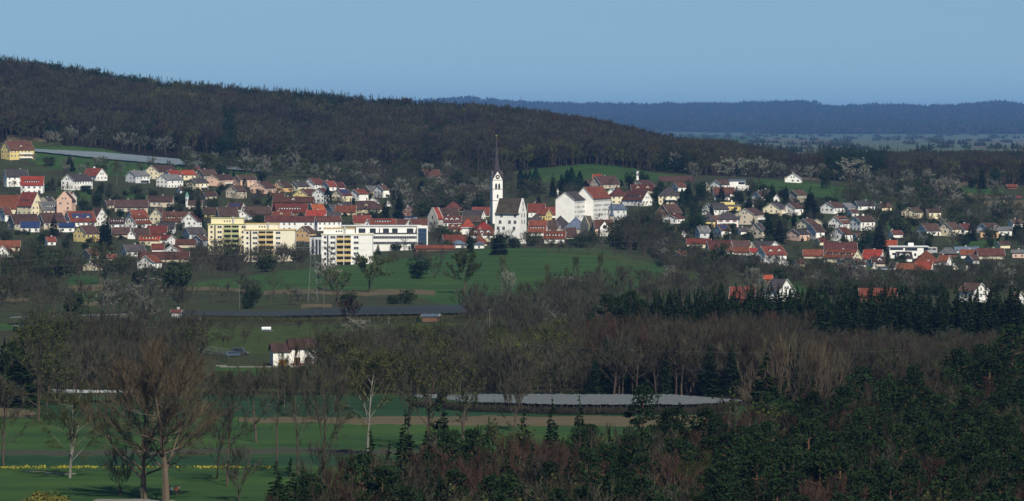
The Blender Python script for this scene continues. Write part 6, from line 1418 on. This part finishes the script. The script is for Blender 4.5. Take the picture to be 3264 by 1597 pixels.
# pylon and wires
def pylon(px, d, h, label, w0=3.2, arms=((.93, 5.5), (.84, 6.5))):
    o = thing('power_pylon', label, 'pylon', P3(px, d)); b = MB(); n = 9; wd = lambda t: w0 * (1 - t) ** 1.0 * .5 + .28
    for k in range(n):
        t0, t1 = k / n, (k + 1) / n; a, c_ = wd(t0), wd(t1)
        for sx in (-1, 1):
            for sy in (-1, 1):
                b.tube((sx * a, sy * a, h * t0), (sx * c_, sy * c_, h * t1), .06, .06, 4)
            b.tube((sx * a, -a, h * t0), (-sx * c_, -c_, h * t1), .045, .045, 3); b.tube((-a, sx * a, h * t0), (-c_, -sx * c_, h * t1), .045, .045, 3)
    obj('mast', b.mesh('mast', M_STEEL), o)
    for t, l in arms:
        m = MB(); m.tube((-l, 0, h * t), (l, 0, h * t), .10, .10, 4); m.tube((-l, 0, h * t), (0, 0, h * t + 1.3), .06, .06, 3); m.tube((l, 0, h * t), (0, 0, h * t + 1.3), .06, .06, 3)
        for q in (-l, -l * .55, l * .55, l): m.tube((q, 0, h * t), (q, 0, h * t - 1.3), .09, .05, 5)
        obj('crossarm', m.mesh('crossarm', M_STEEL), o)
    return o
pylon(997, 1705, 24.5, 'steel lattice pylon with two crossarms before the green hill')
def wire(label, pts, rad=.022, sag=1.5, group=None):
    b = MB()
    for (p, q) in zip(pts, pts[1:]):
        pr = None
        for k in range(15):
            t = k / 14; v = p.lerp(q, t); v.z -= sag * 4 * t * (1 - t)
            if pr is not None: b.tube(pr, v, rad, rad, 3)
            pr = v
    return tag(obj('power_line', b.mesh('power_line', M_STEEL)), label, 'wire', group)
hi = lambda px, d, z: Vector(((px - PX0) / F * d, d, z))
for q, zz in ((0, 20), (1, 22.5)):
    wire('thin power line crossing from the left edge to the lattice pylon', [hi(-260 + 40 * q, 1560, zz - 3), hi(955 + 60 * q, 1705, zz)], group='power lines left of the pylon')
    wire('thin power line running from the lattice pylon to the right', [hi(955 + 80 * q, 1705, zz), hi(2600, 1900, zz - 2)], group='power lines right of the pylon')
wire('thin pale wire in front of the bare wood', [hi(1180, 1160, 14), hi(1560, 1150, 12), hi(2150, 1085, 12.5), hi(2900, 1060, 14)], .015, .6)
def pole(px, yb, yt, label, dmin=900): d, h = H_at(px, yt, yb, dmin); b = MB(); b.tube((0, 0, -.3), (0, 0, h), .16, .11, 6, cap=True); b.tube((-.7, 0, h - .5), (.7, 0, h - .5), .06, .06, 4); o = obj('utility_pole', b.mesh('utility_pole', M_POST), None, P3(px, d)); tag(o, label, 'pole')
pole(1239, 1114, 1010, 'wooden utility pole standing in the orchard meadow'); pole(1561, 1064, 984, 'wooden utility pole right of the orchard meadow'); pole(1032, 985, 912, 'wooden utility pole between pylon and yellow green tree'); pole(763, 985, 905, 'wooden utility pole left of the dark evergreen group')
d = ST(9900); b = MB(); b.tube((0, 0, -2), (0, 0, 62), 1.3, .5, 5); b.box(-3, 3, -3, 3, 48, 54); tag(obj('radio_mast', b.mesh('radio_mast', M_STEEL), None, P3(1661, d)), 'hazy radio mast on the far blue ridge', 'mast')
b = MB()
# statue, tent poles, lone things
o = thing('statue', 'small white cross shaped statue between the columnar conifers', 'statue', at(1778, 628, dmin=2420)); b = MB(); b.box(-.5, .5, -.5, .5, 0, 1.5); b.prism([(-.35, -.3, 1.5), (.35, -.3, 1.5), (.35, .3, 1.5), (-.35, .3, 1.5)], [(-.2, -.2, 5), (.2, -.2, 5), (.2, .2, 5), (-.2, .2, 5)]); b.box(-.8, .8, -.2, .2, 3.6, 4.0); obj('figure', b.mesh('figure', WALL['wh']), o)
# vehicles
M_TYRE = mat('tyre_rubber', (.02, .02, .02)); M_LAMP = mat('headlight', (.7, .7, .65), rough=.3)
WHL = MB()
for k in range(12):
    a0, a1 = 6.2832 * k / 12, 6.2832 * (k + 1) / 12; p = [(math.cos(a) * .33, y, math.sin(a) * .33) for a in (a0, a1) for y in (-.1, .1)]; WHL.poly([p[0], p[1], p[3], p[2]], 0); WHL.poly([(0, -.11, 0), (math.cos(a0) * .33, -.1, math.sin(a0) * .33), (math.cos(a1) * .33, -.1, math.sin(a1) * .33)], 0); WHL.poly([(0, -.12, 0), (math.cos(a0) * .18, -.115, math.sin(a0) * .18), (math.cos(a1) * .18, -.115, math.sin(a1) * .18)], 1)
WHL = WHL.mesh('wheel', [M_TYRE, M_STEEL])
def car(px, py, col, label, rz=0, van=False, dmin=900):
    o = thing('parked_car', label, 'car', at(px, py, dmin=dmin) + Vector((0, 0, .02)), rz); L, W, H = (4.9, 1.9, 2.0) if van else (4.3, 1.75, 1.42); m = mat('paint_' + label[:9].replace(' ', '_'), col, rough=.35, var=.03, spec=.5)
    b = MB(); pr = [(-L / 2, .35), (L / 2, .35), (L / 2, .75), (L * .32, .88), (L * .16, H), (-L * .34 if not van else -L * .48, H), (-L * .47, .9), (-L / 2, .8)]
    b.prism([(x, -W / 2, z) for x, z in pr], [(x, W / 2, z) for x, z in pr], 0); obj('body', b.mesh('body', m), o)
    b = MB(); wp = [(L * .27, .92), (L * .145, H - .08), (-L * .30, H - .08), (-L * .40, .92)]
    b.prism([(x, -W / 2 - .012, z) for x, z in wp], [(x, W / 2 + .012, z) for x, z in wp]); obj('window', b.mesh('window_band', M_GLASS), o)
    for sx in (-1, 1):
        for sy in (-1, 1): obj('wheel', WHL, o, (sx * L * .31, sy * (W / 2 - .06), .33), 0 if sy < 0 else R(180))
        q = MB(); q.box(L / 2 - .02, L / 2 + .02, sx * W * .32 - .16, sx * W * .32 + .16, .58, .74); obj('headlight', q.mesh('headlight', M_LAMP), o)
    return o
car(742, 1137, (.05, .09, .14), 'dark blue car parked left of the farmhouse', R(10)); car(764, 1131, (.045, .055, .05), 'grey van parked behind the dark blue car', R(-15), True)
car(3207, 630, (.8, .8, .78), 'white car on the lane between the brown fields', 0, dmin=2500); car(3247, 631, (.4, .04, .04), 'dark red car on the lane at the right edge', 0, dmin=2500)
o = thing('water_trailer', 'white cylindrical water tank trailer in the orchard meadow', 'trailer', at(848, 1060, dmin=1000), R(8)); b = MB(); b.tube((-1.5, 0, 1.2), (1.5, 0, 1.2), .62, .62, 12, cap=True); b.tube((1.5, 0, 1.2), (-1.5, 0, 1.2), .6, .6, 12, cap=True); obj('tank', b.mesh('tank', mat('tank_white', (.75, .78, .78), rough=.5)), o)
b = MB(); b.box(-1.7, 2.3, -.5, .5, .45, .6); obj('frame', b.mesh('frame', M_STEEL), o)
for sx in (-.5, .5):
    for sy in (-1, 1): obj('wheel', WHL, o, (sx, sy * .55, .33))
# walkers on the path at the bottom: one continuous skinned body each
def walker(px, d, jacket, trousers, label, face=0, phase=1, h=1.74):
    s = h / 1.74; r = random.Random(px)
    J = dict(pel=(0, 0, .95), wst=(0, .01, 1.10), chs=(0, .015, 1.32), nck=(0, .0, 1.50), hd0=(0, -.02, 1.60), hd1=(0, -.02, 1.70))
    st = .20 * phase
    E = [('pel', 'wst'), ('wst', 'chs'), ('chs', 'nck'), ('nck', 'hd0'), ('hd0', 'hd1')]
    for q, sd in (('l', -1), ('r', 1)):
        J['hip' + q] = (sd * .10, 0, .90); J['kn' + q] = (sd * .10, -sd * st * .5 - .03, .50); J['an' + q] = (sd * .10, -sd * st + .05, .09); J['to' + q] = (sd * .11, -sd * st - .12, .03)
        J['sh' + q] = (sd * .19, .01, 1.42); J['el' + q] = (sd * .24, sd * st * .5 + .02, 1.14); J['wr' + q] = (sd * .23, sd * st * .8 - .08, .92); J['ha' + q] = (sd * .22, sd * st * .85 - .11, .84)
        E += [('pel', 'hip' + q), ('hip' + q, 'kn' + q), ('kn' + q, 'an' + q), ('an' + q, 'to' + q), ('chs', 'sh' + q), ('sh' + q, 'el' + q), ('el' + q, 'wr' + q), ('wr' + q, 'ha' + q)]
    rad = dict(pel=.15, wst=.135, chs=.16, nck=.06, hd0=.095, hd1=.09, hip=.095, kn=.06, an=.045, to=.04, sh=.075, el=.05, wr=.038, ha=.04)
    ks = list(J); me = bpy.data.meshes.new('person'); me.from_pydata([tuple(c * s for c in J[k]) for k in ks], [(ks.index(a), ks.index(b_)) for a, b_ in E], [])
    o = bpy.data.objects.new('person', me); COL.objects.link(o); sk = o.modifiers.new('skin', 'SKIN'); sv = me.skin_vertices[0].data
    for i, k in enumerate(ks):
        q = rad.get(k, rad.get(k[:3], rad.get(k[:2], .05))) * s; sv[i].radius = (q, q * (.8 if k in ('pel', 'wst', 'chs') else 1)); sv[i].use_root = (k == 'pel')
    o.modifiers.new('sub', 'SUBSURF').levels = 1; bpy.context.view_layer.update()
    ev = o.evaluated_get(bpy.context.evaluated_depsgraph_get()); m2 = bpy.data.meshes.new_from_object(ev); o.modifiers.clear(); o.data = m2
    for m in (mat('skin', (.42, .25, .18)), mat('cloth_' + jacket[0], jacket[1], var=.05), mat('cloth_' + trousers[0], trousers[1], var=.05), mat('shoe_leather', (.05, .04, .035))): m2.materials.append(m)
    for f in m2.polygons:
        z = f.center.z / s; x = abs(f.center.x) / s; f.material_index = 3 if z < .08 else 2 if z < .95 and not (x > .16 and z > .7) else 0 if (z > 1.5 or (x > .16 and z < .90)) else 1; f.use_smooth = True
    o.location = P3(px, d); o.rotation_euler = (0, 0, face); tag(o, label, 'person')
    b = MB()
    for i in range(5):
        for j in range(10):
            t0, t1 = math.pi * .62 * i / 5, math.pi * .62 * (i + 1) / 5; a0, a1 = 6.2832 * j / 10, 6.2832 * (j + 1) / 10; g = lambda t, a: (math.sin(t) * math.cos(a) * .105 * s, (math.sin(t) * math.sin(a) * .115 + .0) * s, (1.665 + math.cos(t) * .115) * s)
            b.poly([g(t0, a0), g(t1, a0), g(t1, a1), g(t0, a1)])
    hr = obj('hair', b.mesh('hair', mat('hair_brown', (.06, .035, .02))), o)
walker(537, 815, ('black', (.03, .03, .035)), ('dark', (.03, .035, .06)), 'walker in black jacket beside the oak trunk', R(200), 1)
walker(543.5, 813, ('white', (.75, .75, .72)), ('dark', (.03, .035, .06)), 'walker in white top with dark trousers', R(190), -1, 1.68)
walker(559, 813, ('red', (.60, .10, .05)), ('brown', (.10, .07, .05)), 'walker in orange red jacket', R(170), 1, 1.78)
walker(568, 815, ('cream', (.55, .50, .44)), ('rust', (.22, .08, .05)), 'walker in pale jacket, last one of the group', R(185), -1, 1.70)
# ---------------------------------------------------------------- haze
hb = MB(); hb.box(-30000, 30000, -60, 46000, float(GZ.min()) - 1.5, 290)
mh = bpy.data.materials.new('haze'); mh.use_nodes = True; t = mh.node_tree; t.nodes.clear()
pv = t.nodes.new('ShaderNodeVolumePrincipled'); ou = t.nodes.new('ShaderNodeOutputMaterial'); t.links.new(pv.outputs[0], ou.inputs['Volume'])
pv.inputs['Color'].default_value = (.22, .48, 1.0, 1); pv.inputs['Density'].default_value = 2.6e-5; pv.inputs['Anisotropy'].default_value = 0.0
mh.cycles.volume_sampling = 'MULTIPLE_IMPORTANCE'; mh.cycles.homogeneous_volume = True
ho = obj('haze', hb.mesh('haze', mh)); tag(ho, kind='stuff'); ho['label'] = 'pale blue haze over the valley'
